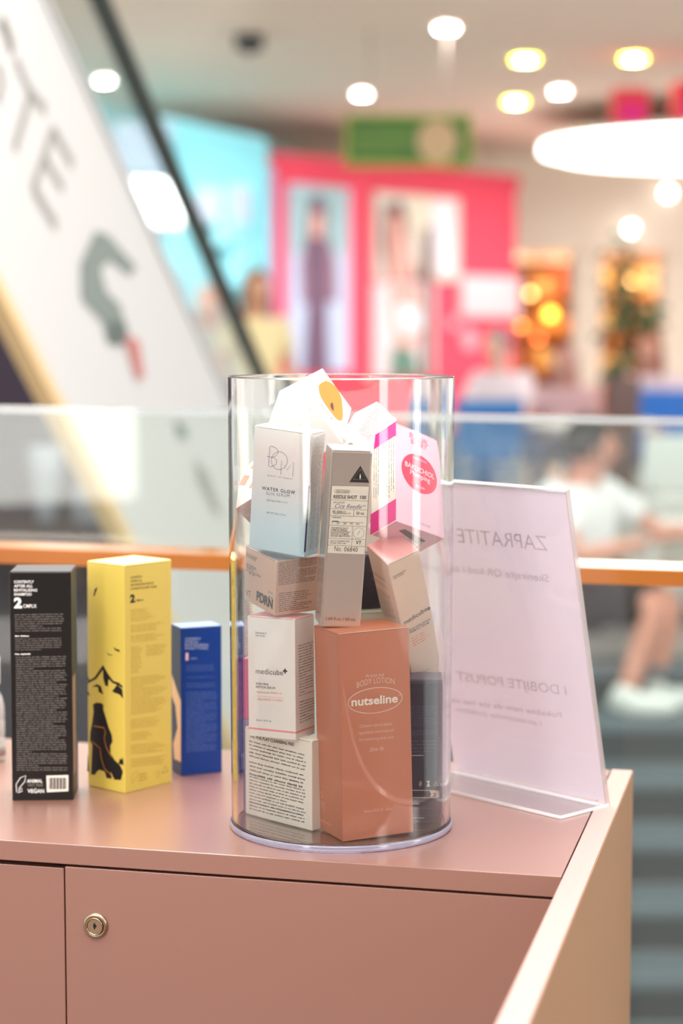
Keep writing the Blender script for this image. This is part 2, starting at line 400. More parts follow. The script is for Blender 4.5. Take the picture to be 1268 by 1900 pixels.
# hanging green sign
def green_sign():
    a, b = at(640, 212, 12), at(876, 308, 12)
    t = thing('hanging_sign', 'green oblong sign with a beige round spot hanging from the ceiling', 'sign', ((a.x + b.x) / 2, 12, b.z))
    w, h = (b.x - a.x) / 2, a.z - b.z
    box('sign_box', (-w, 0, 0), (w, .1, h), mat('sign_green', (70, 112, 46), .6, noise=.3, nscale=3), t, .006)
    bm = bmesh.new(); box_rim = [((-w, -.012, 0), (w, .004, .018)), ((-w, -.012, h - .018), (w, .004, h)), ((-w, -.012, 0), (-w + .018, .004, h)), ((w - .018, -.012, 0), (w, .004, h))]
    for lo, hi in box_rim: bx(bm, lo, hi, .002)
    bm_obj('sign_rim', bm, mat('sign_rim_olive', (170, 180, 60), .5), t)
    pl = Plane(Matrix.Translation(((a.x + b.x) / 2, 12, b.z)), (0, 0, 0), (1, 0, 0), (0, 0, 1)); pl.n = Vector((0, -1, 0))
    pr = Print(t); c = pl.px(812, 262)
    mat('sg_beige', (190, 162, 124), .6); mat('sg_lime', (104, 140, 60), .6)
    pr.poly(pl, [(c[0] + .125 * math.cos(k * PI / 12), c[1] + .135 * math.sin(k * PI / 12)) for k in range(24)], 'sg_beige', 'round_picture', .003, px=False)
    pr.poly(pl, [(655, 250), (765, 250), (765, 262), (655, 262)], 'sg_lime', 'lettering_band', .003)
    pr.poly(pl, [(655, 278), (740, 278), (740, 286), (655, 286)], 'sg_lime', 'lettering_band', .003)
    pr.done()
    for x in (-w * .6, w * .6):
        bm = bmesh.new(); tube(bm, [(x, .05, h), (x, .05, 3.2 - b.z)], .007, 6); bm_obj('hanging_rod', bm, mat('rod_grey', (180, 165, 155), .5), t)
green_sign()

# ceiling fittings
trim = mat('downlight_trim', (245, 240, 232), .5)
spots = [(829, 52, .06, 60, 0, 'frontmost white downlight, right of centre'), (194, 150, .055, 60, 0, 'white downlight beside the dark escalator handrail'), (672, 175, .052, 60, 0, 'white downlight just above the green sign'),
         (975, 112, .06, 60, 1, 'warm yellow-fringed downlight left of the pair above the red cubes'), (1176, 110, .058, 60, 1, 'warm yellow-fringed downlight above the whole red cube'), (957, 190, .06, 60, 1, 'warm yellow-fringed downlight nearest the ring lamp, on its left'),
         (1040, 170, .06, 42, 0, 'soft white downlight between the warm ones'), (1240, 358, .05, 7, 0, 'faint white downlight right below the luminous disc'), (1172, 425, .05, 7, 0, 'faint white downlight on the far cream header')]
for x, y, r, e, warm, lab in spots:
    if y > 350: p = at(x, y, 20.2)
    else: p = atz(x, y, 3.19)
    t = thing('ceiling_downlight', lab, 'ceiling light', p, 0, None)
    c = (255, 246, 206) if warm else (255, 252, 248)
    if y > 350: t.rotation_euler = (PI / 2, 0, 0)
    n = 24
    bm_obj('lens', lathe([(0, -.004), (r * (.8 if warm else 1), -.004), (r * (.8 if warm else 1), .002), (0, .002)], n), mat('downlight_%s_%d' % ('warm' if warm else 'white', e), c, .4, emit=c, estr=e), t)
    bm_obj('trim_ring', lathe([(r * (.8 if warm else 1), -.006), (r * 1.3, -.004), (r * 1.3, .006), (r * (.8 if warm else 1), .006)], n, close=True), (mat('downlight_fringe_yellow', (220, 226, 90), .5, emit=(225, 230, 70), estr=14.0) if warm else trim), t)  # warm ones: yellow fringe of the blurred light made as a glowing ring
# big luminous disc
def disc():
    R = 1.55; cx = at(1006, 282, 16.6).x + R
    t = thing('disc_lamp', 'huge round luminous white disc lamp hanging at the upper right', 'ceiling lamp', (cx, 16.6, 2.90))
    g = mat('disc_glow', (255, 255, 255), .4, emit=(255, 252, 248), estr=4.5)
    bm_obj('diffuser', lathe([(0, -.06), (R * .9, -.06), (R, -.02), (R, .03), (0, .03)], 96), g, t)
    bm_obj('top_light_shield', lathe([(0, .035), (R * 1.004, .035), (R * 1.004, .075), (0, .085)], 96), trim, t)  # unseen shell added to stop the disc lighting the ceiling
    bm_obj('rim', lathe([(R * .93, .071), (R * 1.002, .071), (R * 1.002, .09), (R * .93, .09)], 96, close=True), trim, t)
    for k in range(4):
        a = k * PI / 2 + .5; bm = bmesh.new(); tube(bm, [(R * .7 * math.cos(a), R * .7 * math.sin(a), .08), (R * .7 * math.cos(a), R * .7 * math.sin(a), .30)], .01, 6); bm_obj('hanger', bm, trim, t)
disc()
for i, (x0, x1, y0, y1) in enumerate(((1140, 1206, 163, 228), (1256, 1325, 150, 220))):
    a, b = at(x0, y0, 13), at(x1, y1, 13); w = (b.x - a.x) / 2
    t = thing('red_cube', ('red and magenta cube hanging above the luminous disc', 'red hanging cube cut off by the right edge of the picture')[i], 'decoration', ((a.x + b.x) / 2, 13, b.z))
    box('cube_shell', (-w, 0, 0), (w, 2 * w, a.z - b.z), mat('cube_red', (238, 52, 72), .5), t, .006)
    box('magenta_panel', (-w * .6, -.006, .0), (w * .7, .0, (a.z - b.z) * .55), mat('cube_magenta', (240, 0, 140), .5), t, .002)
    bm = bmesh.new(); tube(bm, [(0, w, a.z - b.z), (0, w, 3.2 - b.z)], .006, 6); bm_obj('hanging_wire', bm, mat('rod_grey', (180, 165, 155)), t)
def small_dark():
    a = atz(463, 76, 3.16); t = thing('ceiling_camera', 'small dark green-black box fixed to the beige ceiling', 'ceiling fitting', a)
    box('housing', (-.085, -.08, -.05), (.085, .08, .03), mat('camera_black', (10, 16, 12), .8), t, .01)
    box('mount', (-.02, -.02, .03), (.02, .02, .045), trim, t)
    bm_obj('camera_dome', lathe([(0, -.085), (.03, -.075), (.045, -.05)], 16), mat('camera_black', (34, 44, 38)), t, True)
small_dark()
# bright lit window box on the cyan wall
def light_box():
    a, b = at(226, 336, 13.2), at(354, 424, 13.9)
    t = thing('light_box_sign', 'blown-out white light box on the cyan wall behind the escalator', 'sign', (a.x, 13.2, b.z), math.atan2(.7, b.x - a.x) * .3)
    w = b.x - a.x
    box('lit_face', (0, 0, 0), (w, .04, a.z - b.z), mat('lightbox_glow', (255, 255, 255), emit=(248, 255, 255), estr=1.6), t, .01)
    box('casing', (-.02, .04, -.02), (w + .02, .12, a.z - b.z + .02), trim, t, .008)
    a, b = at(210, 225, 14.6), at(320, 320, 14.6)
    t = thing('grey_fascia', 'slate blue shop fascia panel above the white light box', 'sign', (a.x, 14.6, b.z))
    box('panel', (0, 0, 0), (b.x - a.x, .06, a.z - b.z), mat('slate_fascia', (128, 146, 162), .6), t, .01)
    box('ledge', (-.02, -.03, -.03), (b.x - a.x + .02, .06, 0), mat('slate_fascia', (128, 146, 162), .6), t, .006)
light_box()
o_ = at(300, 560, 15.6); t = thing('shopfront', 'large light cyan shopfront panel between the escalator handrail and the pink wall', 'shopfront', (o_.x, 15.6, .09))
pc = [at(300, 224, 15.6), at(497, 268, 15.6)]
prism('panel', [(0, 0, 0), (pc[1].x - o_.x, 0, 0), (pc[1].x - o_.x, 0, pc[1].z - .09), (pc[0].x - o_.x, 0, pc[0].z - .09)], (0, .08, 0), mat('cyan_panel', (118, 186, 196), .7), t)
prism('panel_cap', [(0, -.01, pc[0].z - .09), (pc[1].x - o_.x, -.01, pc[1].z - .09), (pc[1].x - o_.x, -.01, pc[1].z - .05), (0, -.01, pc[0].z - .05)], (0, .1, 0), mat('cyan_panel_cap', (140, 204, 212), .7), t)
for i, (x, y, w, h) in enumerate(((365, 350, 46, 60), (425, 345, 40, 70), (400, 410, 60, 40), (430, 440, 34, 90))):
    a, b = at(x, y, 15.2), at(x + w, y + h, 15.2)
    t = thing('wall_picture', ('pale pink picture at the left of the cyan wall', 'pale pink picture right of the first on the cyan wall', 'wide grey-pink picture low on the cyan wall', 'tall pale blue picture low on the cyan wall')[i], 'picture', (a.x, 15.2, b.z))
    box('canvas', (0, 0, 0), (b.x - a.x, .03, a.z - b.z), mat('picture_tone_%d' % i, ((150, 156, 170), (150, 158, 172), (124, 178, 188), (116, 182, 194))[i], .7), t, .004)
    box('frame', (-.01, .01, -.01), (b.x - a.x + .01, .04, a.z - b.z + .01), mat('picture_frame_cyan', (150, 206, 214), .6), t, .003)

# ------------------------------------------------------------ people
def skin_obj(name, joints, edges, root, m, parent, sub=2):
    bm = bmesh.new(); L = bm.verts.layers.skin.verify(); V = {}
    for k, (p, r) in joints.items():
        v = bm.verts.new(p); r = r if isinstance(r, tuple) else (r, r); v[L].radius = r; v[L].use_root = (k == root); V[k] = v
    for a, b in edges: bm.edges.new((V[a], V[b]))
    me = bpy.data.meshes.new(name); bm.to_mesh(me); bm.free()
    o = link(name, me, m, parent); s = o.modifiers.new('skin', 'SKIN'); s.use_smooth_shade = True
    q = o.modifiers.new('sub', 'SUBSURF'); q.levels = sub; q.render_levels = sub
    return o
def lerp(a, b, t): return tuple(a[i] + (b[i] - a[i]) * t for i in range(3))
SEAT = dict(pelvis=(0, 0, .1), belly=(0, .02, .24), chest=(0, .05, .40), neck=(0, .08, .55), head=(0, .12, .70), sh=(.18, .06, .49), el=(.25, .16, .24), wr=(.2, .38, .2), hip=(.09, .02, .09), kn=(.13, .42, .11), an=(.12, .42, -.30))
STAND = dict(pelvis=(0, 0, .93), belly=(0, .01, 1.06), chest=(0, .0, 1.23), neck=(0, .01, 1.40), head=(0, .04, 1.56), sh=(.17, 0, 1.34), el=(.24, -.02, 1.07), wr=(.24, .08, .84), hip=(.09, 0, .90), kn=(.1, .03, .49), an=(.1, 0, .08))
def person(label, loc, yaw, J, skin, hair, shirt, trousers, shoes, long_hair=False, scale=1., shorts=False, over={}, group=None, head_turn=0.):
    t = thing('person', label, 'person', loc, yaw, group); t.scale = (scale,) * 3
    J = dict(J)
    P = {}
    for k, v in J.items():
        if k in ('sh', 'el', 'wr', 'hip', 'kn', 'an'):
            P[k + 'R'] = v; P[k + 'L'] = (-v[0], v[1], v[2])
        else: P[k] = v
    P.update(over)
    sk = mat('skin_%d_%d_%d' % skin, skin, .55); hm = mat('hair_%d_%d_%d' % hair, hair, .6)
    sh_ = mat('cloth_%d_%d_%d' % shirt, shirt, .85); tr = mat('cloth_%d_%d_%d' % trousers, trousers, .85); so = mat('cloth_%d_%d_%d' % shoes, shoes, .7)
    j = {'pelvis': (P['pelvis'], (.13, .1)), 'belly': (P['belly'], (.12, .09)), 'chest': (P['chest'], (.14, .1)), 'neck': (P['neck'], .055), 'headb': (lerp(P['neck'], P['head'], .55), .055)}
    e = [('pelvis', 'belly'), ('belly', 'chest'), ('chest', 'neck'), ('neck', 'headb')]
    for s in 'RL':
        j['sh' + s] = (P['sh' + s], .055); j['el' + s] = (P['el' + s], .038); j['wr' + s] = (P['wr' + s], .026)
        j['fa' + s] = (lerp(P['el' + s], P['wr' + s], .3), .04)
        j['hip' + s] = (P['hip' + s], .085); j['kn' + s] = (P['kn' + s], .055); j['an' + s] = (P['an' + s], .036); j['ca' + s] = (lerp(P['kn' + s], P['an' + s], .3), .055)
        e += [('chest', 'sh' + s), ('sh' + s, 'el' + s), ('el' + s, 'fa' + s), ('fa' + s, 'wr' + s), ('pelvis', 'hip' + s), ('hip' + s, 'kn' + s), ('kn' + s, 'ca' + s), ('ca' + s, 'an' + s)]
    skin_obj('body', j, e, 'pelvis', sk, t)
    # head with face
    H = Vector(P['head']); M = Matrix.Rotation(head_turn, 3, 'Z')
    bm = bmesh.new(); vs = ellip(bm, (0, 0, 0), (.075, .095, .115), None, 20, 14)
    for v in vs:
        if v.co.z < 0: v.co.x *= 1 + v.co.z * 2.2; v.co.y = v.co.y * (1 + v.co.z * 1.1) + .01 * (-v.co.z / .115)
    ellip(bm, (0, .1, -.012), (.012, .018, .02), None, 8, 6); ellip(bm, (0, .094, .012), (.008, .012, .028), None, 8, 6)
    for s in (-1, 1): ellip(bm, (s * .077, -.005, -.008), (.01, .018, .03), None, 8, 6)
    ellip(bm, (0, -.01, -.1), (.052, .055, .07), None, 10, 8)
    for v in bm.verts: v.co = M @ v.co + H
    bm_obj('head', bm, sk, t, True)
    for s in (-1, 1):
        bm = bmesh.new(); ellip(bm, (s * .03, .084, .012), (.013, .008, .007), None, 8, 6)
        for v in bm.verts: v.co = M @ v.co + H
        bm_obj('eye', bm, mat('eye_dark', (60, 48, 44), .3), t, True)
    bm = bmesh.new(); ellip(bm, (0, .088, -.05), (.024, .008, .007), None, 8, 6)
    for v in bm.verts: v.co = M @ v.co + H
    bm_obj('mouth', bm, mat('lips', (190, 110, 104), .5), t, True)
    bm = bmesh.new(); vs = ellip(bm, (0, -.012, .022), (.088, .1, .112), None, 20, 14)
    for v in list(vs):
        if v.co.y > .045 and v.co.z < .06: v.co.y = .045 - (.06 - v.co.z) * .35
        if v.co.z < -.03 and not long_hair: v.co.z = -.03 + (v.co.z + .03) * .35
    if long_hair:
        ellip(bm, (0, -.06, -.1), (.085, .05, .17), None, 14, 10)
        for s in (-1, 1): ellip(bm, (s * .075, -.01, -.1), (.025, .045, .14), None, 10, 8)
    for v in bm.verts: v.co = M @ v.co + H
    bm_obj('hair', bm, hm, t, True)
    # hands: palm and five separate fingers each
    for s in 'RL':
        w = Vector(P['wr' + s]); d = (w - Vector(P['el' + s])).normalized(); sx = 1 if s == 'R' else -1
        side = Vector((1, 0, 0)); side = (side - d * side.dot(d)).normalized(); up = side.cross(d)
        if up.z < 0: up = -up
        bm = bmesh.new(); R3 = Matrix((side, d, up)).transposed()
        ellip(bm, w + d * .05, (.042, .055, .015), R3, 12, 8)
        for k, (o, ln) in enumerate(((-.032, .062), (-.011, .075), (.011, .08), (.032, .07))):
            b = w + d * .085 + side * (o * -sx); tube(bm, [b, b + d * ln * .45 - up * .006, b + d * ln * .75 - up * .018, b + d * ln - up * .034], [.0095, .009, .008, .006], 6)
        b = w + d * .025 - side * sx * .034; tube(bm, [b, b + d * .03 - side * sx * .024, b + d * .055 - side * sx * .03 - up * .006], [.012, .011, .008], 6)
        bm_obj('hand', bm, sk, t, True)
    # clothing
    j = {'p': (lerp(P['pelvis'], P['belly'], -.25), (.165, .14)), 'b': (P['belly'], (.155, .12)), 'c': (P['chest'], (.165, .12)), 'n': (lerp(P['chest'], P['neck'], .62), .085)}
    e = [('p', 'b'), ('b', 'c'), ('c', 'n')]
    for s in 'RL':
        j['s' + s] = (P['sh' + s], .078); j['u' + s] = (lerp(P['sh' + s], P['el' + s], .7), .062); e += [('c', 's' + s), ('s' + s, 'u' + s)]
    skin_obj('shirt', j, e, 'c', sh_, t)
    j = {'p': (P['pelvis'], (.155, .13))}; e = []
    for s in 'RL':
        j['h' + s] = (P['hip' + s], .105); j['k' + s] = (lerp(P['hip' + s], P['kn' + s], .95 if shorts else 1), .09 if shorts else .07); e += [('p', 'h' + s), ('h' + s, 'k' + s)]
        if not shorts: j['a' + s] = (lerp(P['kn' + s], P['an' + s], .92), .052); e.append(('k' + s, 'a' + s))
    skin_obj('shorts' if shorts else 'trousers', j, e, 'p', tr, t)
    for s in 'RL':
        a = Vector(P['an' + s]); f = Vector(over.get('toe' + s, (0, 1, 0))); f.z = 0; f.normalize(); R3 = Matrix((Vector((f.y, -f.x, 0)), f, Vector((0, 0, 1)))).transposed()
        bm = bmesh.new(); ellip(bm, a + f * .07 + Vector((0, 0, -.035)), (.045, .14, .045), R3, 14, 8)
        ellip(bm, a + Vector((0, 0, -.01)), (.046, .055, .055), R3, 12, 8)
        for v in bm.verts: v.co.z = max(v.co.z, a.z - .075)
        bm_obj('shoe', bm, so, t, True)
    return t

# staircase in the atrium, its treads rising away from us
st = thing('atrium_staircase', 'wide blue-grey stairs rising behind the glass balustrade at the lower right', 'staircase', (1.6, 6.62, -1.17))
tread_m = mat('stair_tread_grey', (92, 106, 112), .45, noise=.1, nscale=6); riser_m = mat('stair_riser_shaded', (54, 61, 65), .7)  # riser colour darkened to carry the shadow under each nosing
SX0, SX1 = -1.85, 3.6
for k in range(-6, 7):
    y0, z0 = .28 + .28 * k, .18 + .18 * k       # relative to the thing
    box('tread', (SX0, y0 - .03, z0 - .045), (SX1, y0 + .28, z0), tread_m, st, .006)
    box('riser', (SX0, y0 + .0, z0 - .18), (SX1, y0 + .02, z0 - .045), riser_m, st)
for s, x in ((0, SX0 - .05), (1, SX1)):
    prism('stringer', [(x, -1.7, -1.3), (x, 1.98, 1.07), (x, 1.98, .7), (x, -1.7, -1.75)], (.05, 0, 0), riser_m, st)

# the man in the white T-shirt sitting on the steps
man = person('man in white T-shirt and dark shorts sitting on the grey steps', (1.04, 8.64, .08), math.radians(-126), SEAT, (216, 150, 128), (44, 38, 36), (244, 246, 246), (44, 38, 38), (232, 236, 230), shorts=True, scale=1.14,
     over={'chest': (0.0, .02, .40), 'neck': (0.0, .03, .53), 'head': (-.0, .07, .665), 'shR': (.2, .02, .48), 'shL': (-.2, .04, .47), 'elR': (.25, .16, .27), 'wrR': (.10, .38, .33), 'elL': (-.30, .22, .32), 'wrL': (-.22, .44, .35),
           'knR': (.14, .44, .10), 'anR': (.24, .36, -.235), 'knL': (-.03, .41, .10), 'anL': (.06, .39, -.235), 'toeL': (-.3, 1, 0), 'toeR': (-.3, 1, 0)}, head_turn=.75)

# white low table beside him, on the upper landing
a = at(1150, 1000, 9.0)
t = thing('low_table', 'white low table on the landing beside the man in white', 'table', (a.x + .62, 9.1, .09))
box('table_top', (-.55, -.35, .33), (.55, .35, .37), mat('table_white', (246, 248, 246), .4), t, .01)
for sx in (-1, 1):
    for sy in (-1, 1):
        box('leg', (sx * .5 - .02, sy * .3 - .02, 0), (sx * .5 + .02, sy * .3 + .02, .33), mat('table_white', (246, 248, 246)), t, .004)
# food-court bench with blue backs
def bench(x0, x1, Y, label, z1=1.0):
    if z1 < 1: Y += .25
    t = thing('food_court_bench', label, 'bench', (x0, Y, .09)); w = x1 - x0
    box('base', (0, 0, 0), (w, .5, .42), mat('bench_base_pale', (206, 204, 198), .6), t, .01)
    n = max(1, round(w / .9))
    for k in range(n):
        box('back_cushion', (k * w / n + .01, 0, .48), ((k + 1) * w / n - .01, .12, z1 - .09), mat('bench_blue', (44, 112, 200), .7), t, .03)
        box('seat_cushion', (k * w / n + .01, .12, .42), ((k + 1) * w / n - .01, .6, .52), mat('bench_blue_seat', (36, 92, 180), .7), t, .03)
bench(at(846, 760, 12.6).x, at(985, 760, 12.6).x, 12.6, 'blue bench with pale base left of the dark plant pot', .92)
bench(at(1168, 760, 12.0).x, at(1268, 760, 12).x + .9, 12.0, 'blue bench right of the dark plant pot, under the auburn-haired woman')
def chair(x, y, Y, label, c, sc=1.):
    p = at(x, y, Y); t = thing('cafe_chair', label, 'chair', (p.x, Y, .09), .3); t.scale = (1, 1, sc); m = mat('chair_%d_%d_%d' % c, c, .5); lm = mat('chair_leg', (200, 200, 196), .4)
    box('seat', (-.21, -.2, .43), (.21, .22, .46), m, t, .012); 
    bm = bmesh.new(); bx(bm, (-.2, -.22, .52), (.2, -.19, .88), .012); 
    for v in bm.verts: v.co.y -= (v.co.z - .46) * .12 - (v.co.x ** 2) * .6
    bm_obj('backrest', bm, m, t)
    for sx in (-1, 1):
        for sy in (-1, 1):
            bm = bmesh.new(); tube(bm, [(sx * .17, sy * .16, .44), (sx * .2, sy * .2, 0)], .011, 6); bm_obj('leg', bm, lm, t)
        bm = bmesh.new(); tube(bm, [(sx * .17, -.18, .44), (sx * .17, -.24, .6)], .011, 6); bm_obj('back_post', bm, lm, t)
chair(1225, 860, 10.2, 'white cafe chair at the right edge in front of the blue bench', (226, 232, 228), .84)
chair(885, 760, 11.3, 'mid-blue cafe chair behind the acrylic sign holder', (40, 116, 180))
def cafe_table(x, y, Y, label):
    p = at(x, y, Y); t = thing('cafe_table', label, 'table', (p.x, Y, .09)); m = mat('table_white', (246, 248, 246))
    bm_obj('table_top', lathe([(0, .72), (.36, .72), (.365, .735), (.36, .75), (0, .75)], 32), m, t); bm_obj('pedestal', lathe([(.03, .02), (.03, .72), (0, .72)], 12), mat('chair_leg', (200, 200, 196)), t)
    bm_obj('foot', lathe([(0, 0), (.2, 0), (.2, .015), (.03, .03), (0, .03)], 24), mat('chair_leg', (200, 200, 196)), t)
cafe_table(1100, 800, 11.2, 'round white cafe table left of the plant pot')
# plant
def plant():
    Y = 10.6; p = at(1156, 760, Y); t = thing('potted_plant', 'tall dark green potted plant in a dark brown pot by the benches', 'plant', (p.x, Y, .09))
    bm_obj('pot', lathe([(0, .38), (.075, .38), (.1, 1.0), (.105, 1.02), (.09, 1.02), (.085, .96), (0, .96)], 20), mat('pot_brown', (112, 88, 84), .5), t, True)
    box('pot_stand', (-.12, -.12, 0), (.12, .12, .38), mat('bench_base_pale', (206, 204, 198)), t, .01)
    bm_obj('soil', lathe([(0, .965), (.085, .965), (0, .97)], 16), mat('soil', (60, 44, 36), .9), t)
    tr = mat('trunk', (104, 84, 60), .8)
    bm = bmesh.new(); tube(bm, [(0, 0, .95), (.01, 0, 1.2), (-.01, 0, 1.45), (.0, 0, 1.72)], [.018, .014, .012, .006], 8); bm_obj('trunk', bm, tr, t)
    R = random.Random(5); gm = mat('leaf_green', (62, 96, 58), .5); bm = bmesh.new()
    for i in range(260):
        cl = R.choice(((0, 0, 1.62, .1, .15), (-.03, 0, 1.5, .09, .1), (.0, 0, 1.3, .13, .07), (.1, 0, 1.33, .1, .05), (0, 0, 1.08, .08, .14)))
        c = Vector((cl[0] + R.gauss(0, cl[3] * .5), R.gauss(0, cl[3] * .5), cl[2] + R.gauss(0, cl[4] * .6))); d = Vector((R.gauss(0, 1), R.gauss(0, 1), R.gauss(.2, .6))).normalized(); s = d.orthogonal().normalized(); L = R.uniform(.05, .1); w = L * .25
        a = [bm.verts.new(q) for q in (c, c + d * L * .5 + s * w + Vector((0, 0, .01)), c + d * L - Vector((0, 0, .015)), c + d * L * .5 - s * w + Vector((0, 0, .01)))]
        bm.faces.new(a)
    bm_obj('foliage', bm, gm, t)['kind'] = 'stuff'
plant()
# people in the far hall
p = at(474, 700, 12.0)
person('standing woman with brown hair and pale yellow top, left of the pink wall', (p.x, 12.0, .09), math.radians(200), STAND, (222, 170, 140), (150, 100, 66), (244, 228, 176), (226, 220, 200), (220, 220, 220), True, .98)
p = at(392, 700, 13.0)
person('person in a pale peach top behind the escalator glass', (p.x, 13.0, .09), math.radians(150), STAND, (232, 170, 140), (190, 120, 84), (216, 208, 190), (176, 170, 150), (200, 200, 200), True, .93)
p = at(944, 700, 11.9)
person('seated person in a white top at the left blue bench', (p.x, 12.0, .60), math.radians(140), SEAT, (230, 180, 160), (150, 130, 136), (240, 226, 232), (90, 110, 150), (200, 200, 200), False, .95)
p = at(1056, 720, 13.1)
person('seated person in a pink top at the table left of the plant', (p.x, 13.1, .5), math.radians(160), SEAT, (230, 176, 156), (204, 150, 150), (236, 196, 200), (120, 130, 150), (200, 200, 200), True, .92)
p = at(1222, 720, 12.3)
person('seated woman with long auburn hair and pale pink top on the right bench', (p.x, 12.42, .58), math.radians(150), SEAT, (230, 170, 146), (156, 84, 56), (246, 224, 232), (80, 90, 140), (200, 200, 200), True, .95)
t = thing('bar_stool', 'pale stool under the pink-topped person', 'stool', (at(1056, 720, 13.1).x, 13.1, .09))
bm_obj('stool_seat', lathe([(0, .40), (.18, .40), (.18, .44), (0, .44)], 24), mat('chair_leg', (200, 200, 196)), t)
for k in range(4):
    bm = bmesh.new(); tube(bm, [(.12 * math.cos(k * PI / 2), .12 * math.sin(k * PI / 2), .4), (.18 * math.cos(k * PI / 2), .18 * math.sin(k * PI / 2), 0)], .012, 6); bm_obj('leg', bm, mat('chair_leg', (200, 200, 196)), t)

# ------------------------------------------------------------ escalator at the left
az = math.radians(12); ED = Vector((math.sin(az), math.cos(az), 0)); EN = Vector((ED.y, -ED.x, 0)); E0 = at(80, 0, 4.0)
esc = thing('escalator', 'white escalator flank with large grey letters descending at the left', 'escalator', (E0.x, E0.y, 0), 0)
EW = Matrix.Translation((E0.x, E0.y, 0))
EP = Plane(EW, (0, 0, 0), ED, (0, 0, 1)); EP.n = EN          # EN faces the viewer side (right)
def e3(s, z, off=0.): return ED * s + Vector((0, 0, z)) + EN * off
up = lambda s: 2.017 - .618 * s
lo = lambda s: 1.252 - .735 * s
flank = mat('escalator_white', (212, 210, 207), .5)
s0, s1 = -1.3, 2.9
prism('flank_panel', [e3(s0, up(s0)), e3(s1, up(s1)), e3(s1, lo(s1)), e3(s0, lo(s0))], -EN * .03, flank, esc)
prism('bottom_trim', [e3(s0, lo(s0), .01), e3(s1, lo(s1), .01), e3(s1, lo(s1) - .055, .01), e3(s0, lo(s0) - .035, .01)], -EN * .04, mat('gold_trim', (232, 196, 142), .4), esc)
prism('top_trim', [e3(s0, up(s0) + .02, .006), e3(s1, up(s1) + .02, .006), e3(s1, up(s1), .006), e3(s0, up(s0), .006)], -EN * .1, mat('steel_trim', (190, 190, 190), .35), esc)
# rail line measured through (175,0) and (440,600)
EP2 = Plane(EW, -EN * .08, ED, (0, 0, 1)); h0, h1 = EP2.px(186, 0), EP2.px(440, 596); hs = (h1[1] - h0[1]) / (h1[0] - h0[0]); hz = lambda s: h0[1] + hs * (s - h0[0])
prism('balustrade_glass', [e3(s0, up(s0) + .02, -.08), e3(s1, up(s1) + .02, -.08), e3(s1, hz(s1), -.08), e3(s0, hz(s0), -.08)], -EN * .01, pane_mat('escalator_glass', (.93, .97, .97), .04, .8), esc)
bm = bmesh.new(); tube(bm, [e3(s, hz(s), -.08) for s in (s0, 0, 1, 2, s1)], .024, 12); bm_obj('handrail', bm, mat('handrail_rubber', (62, 66, 60), .5), esc, True)
mat('letter_grey', (158, 154, 149), .6); mat('letter_green', (128, 138, 132), .6); mat('letter_green_dark', (92, 104, 98), .6); mat('letter_red', (196, 120, 112), .6); mat('letter_dark', (120, 116, 110), .6)
pr = Print(esc)
for pts, mn, w in (([(98, 240), (82, 290), (60, 352)], 'letter_grey', .026), ([(98, 240), (134, 306)], 'letter_grey', .024), ([(82, 294), (116, 350)], 'letter_grey', .022), ([(62, 350), (104, 420)], 'letter_grey', .026),
                   ([(28, 108), (56, 172), (84, 204)], 'letter_grey', .024), ([(57, 172), (26, 278)], 'letter_grey', .026), ([(0, 35), (12, 60), (22, 96)], 'letter_dark', .03), ([(-6, 120), (4, 150), (-6, 190)], 'letter_grey', .026),
                   ([(-40, 20), (-60, 90)], 'letter_grey', .026)):
    pr.stroke(EP, pts, w, mn, 'letter#' + ('e' if 60 < pts[0][0] < 100 and pts[0][1] > 230 else 't' if pts[0][1] > 107 and pts[0][0] > 20 else 's'), off=.002)
pr.poly(EP, [(176, 428), (200, 436), (252, 496), (240, 512), (200, 482), (186, 500), (196, 540), (222, 566), (236, 620), (200, 640), (190, 600), (150, 556), (148, 490)], 'letter_green', 'painted_figure', .002)
pr.poly(EP, [(204, 592), (232, 600), (240, 636), (212, 642), (196, 626)], 'letter_green_dark', 'painted_figure', .003)
pr.poly(EP, [(228, 620), (256, 632), (266, 700), (252, 706), (238, 660)], 'letter_red', 'painted_accent', .0035)
pr.poly(EP, [(322, 780), (344, 790), (348, 815), (330, 812)], 'letter_green', 'painted_spot', .002)
pr.poly(EP, [(360, 850), (385, 880), (412, 960), (396, 950), (366, 890)], 'letter_grey', 'painted_streak', .002)
pr.done()
# dark shop under the escalator
dk = mat('dark_shop_wall', (50, 36, 52), .7); box('wall_shop', (-4.2, 8.3, -2.6), (-.88, 8.45, 1.9), dk, kind='structure')
for i, (xa, xb, ya, yb) in enumerate(((52, 118, 828, 968), (130, 208, 868, 978))):
    a, b = at(xa, ya, 7.9), at(xb, yb, 7.9); r = (b.x - a.x) / 2; h = a.z - b.z
    t = thing('display_vase', ('tall pale grey tapered vase in the dark shop under the escalator', 'rounder grey vase right of the tapered one in the dark shop')[i], 'vase', ((a.x + b.x) / 2, 7.9, b.z))
    pf = [(0, 0), (r * .55, 0), (r * .6, h * .1), (r * .85, h * .6), (r, h), (r * .9, h), (0, h * .97)] if i == 0 else [(0, 0), (r * .9, 0), (r, h * .2), (r * .9, h * .55), (r * .5, h * .9), (r * .45, h), (0, h)]
    bm_obj('vase_body', lathe(pf, 24), mat('vase_grey_%d' % i, ((134, 140, 148), (120, 122, 130))[i], .35), t, True)
    bm_obj('vase_foot', lathe([(0, -.03), (r * .6, -.03), (r * .6, 0), (0, 0)], 24), mat('vase_foot', (80, 76, 84)), t)
a = at(100, 975, 7.9)
t = thing('display_shelf', 'dark brown shelf carrying the two vases under the escalator', 'shelf', (-1.5, 7.9, a.z - .035))
box('shelf_board', (-1.2, -.2, -.06), (.68, .4, 0), mat('shelf_dark_brown', (74, 54, 48), .6), t, .005)
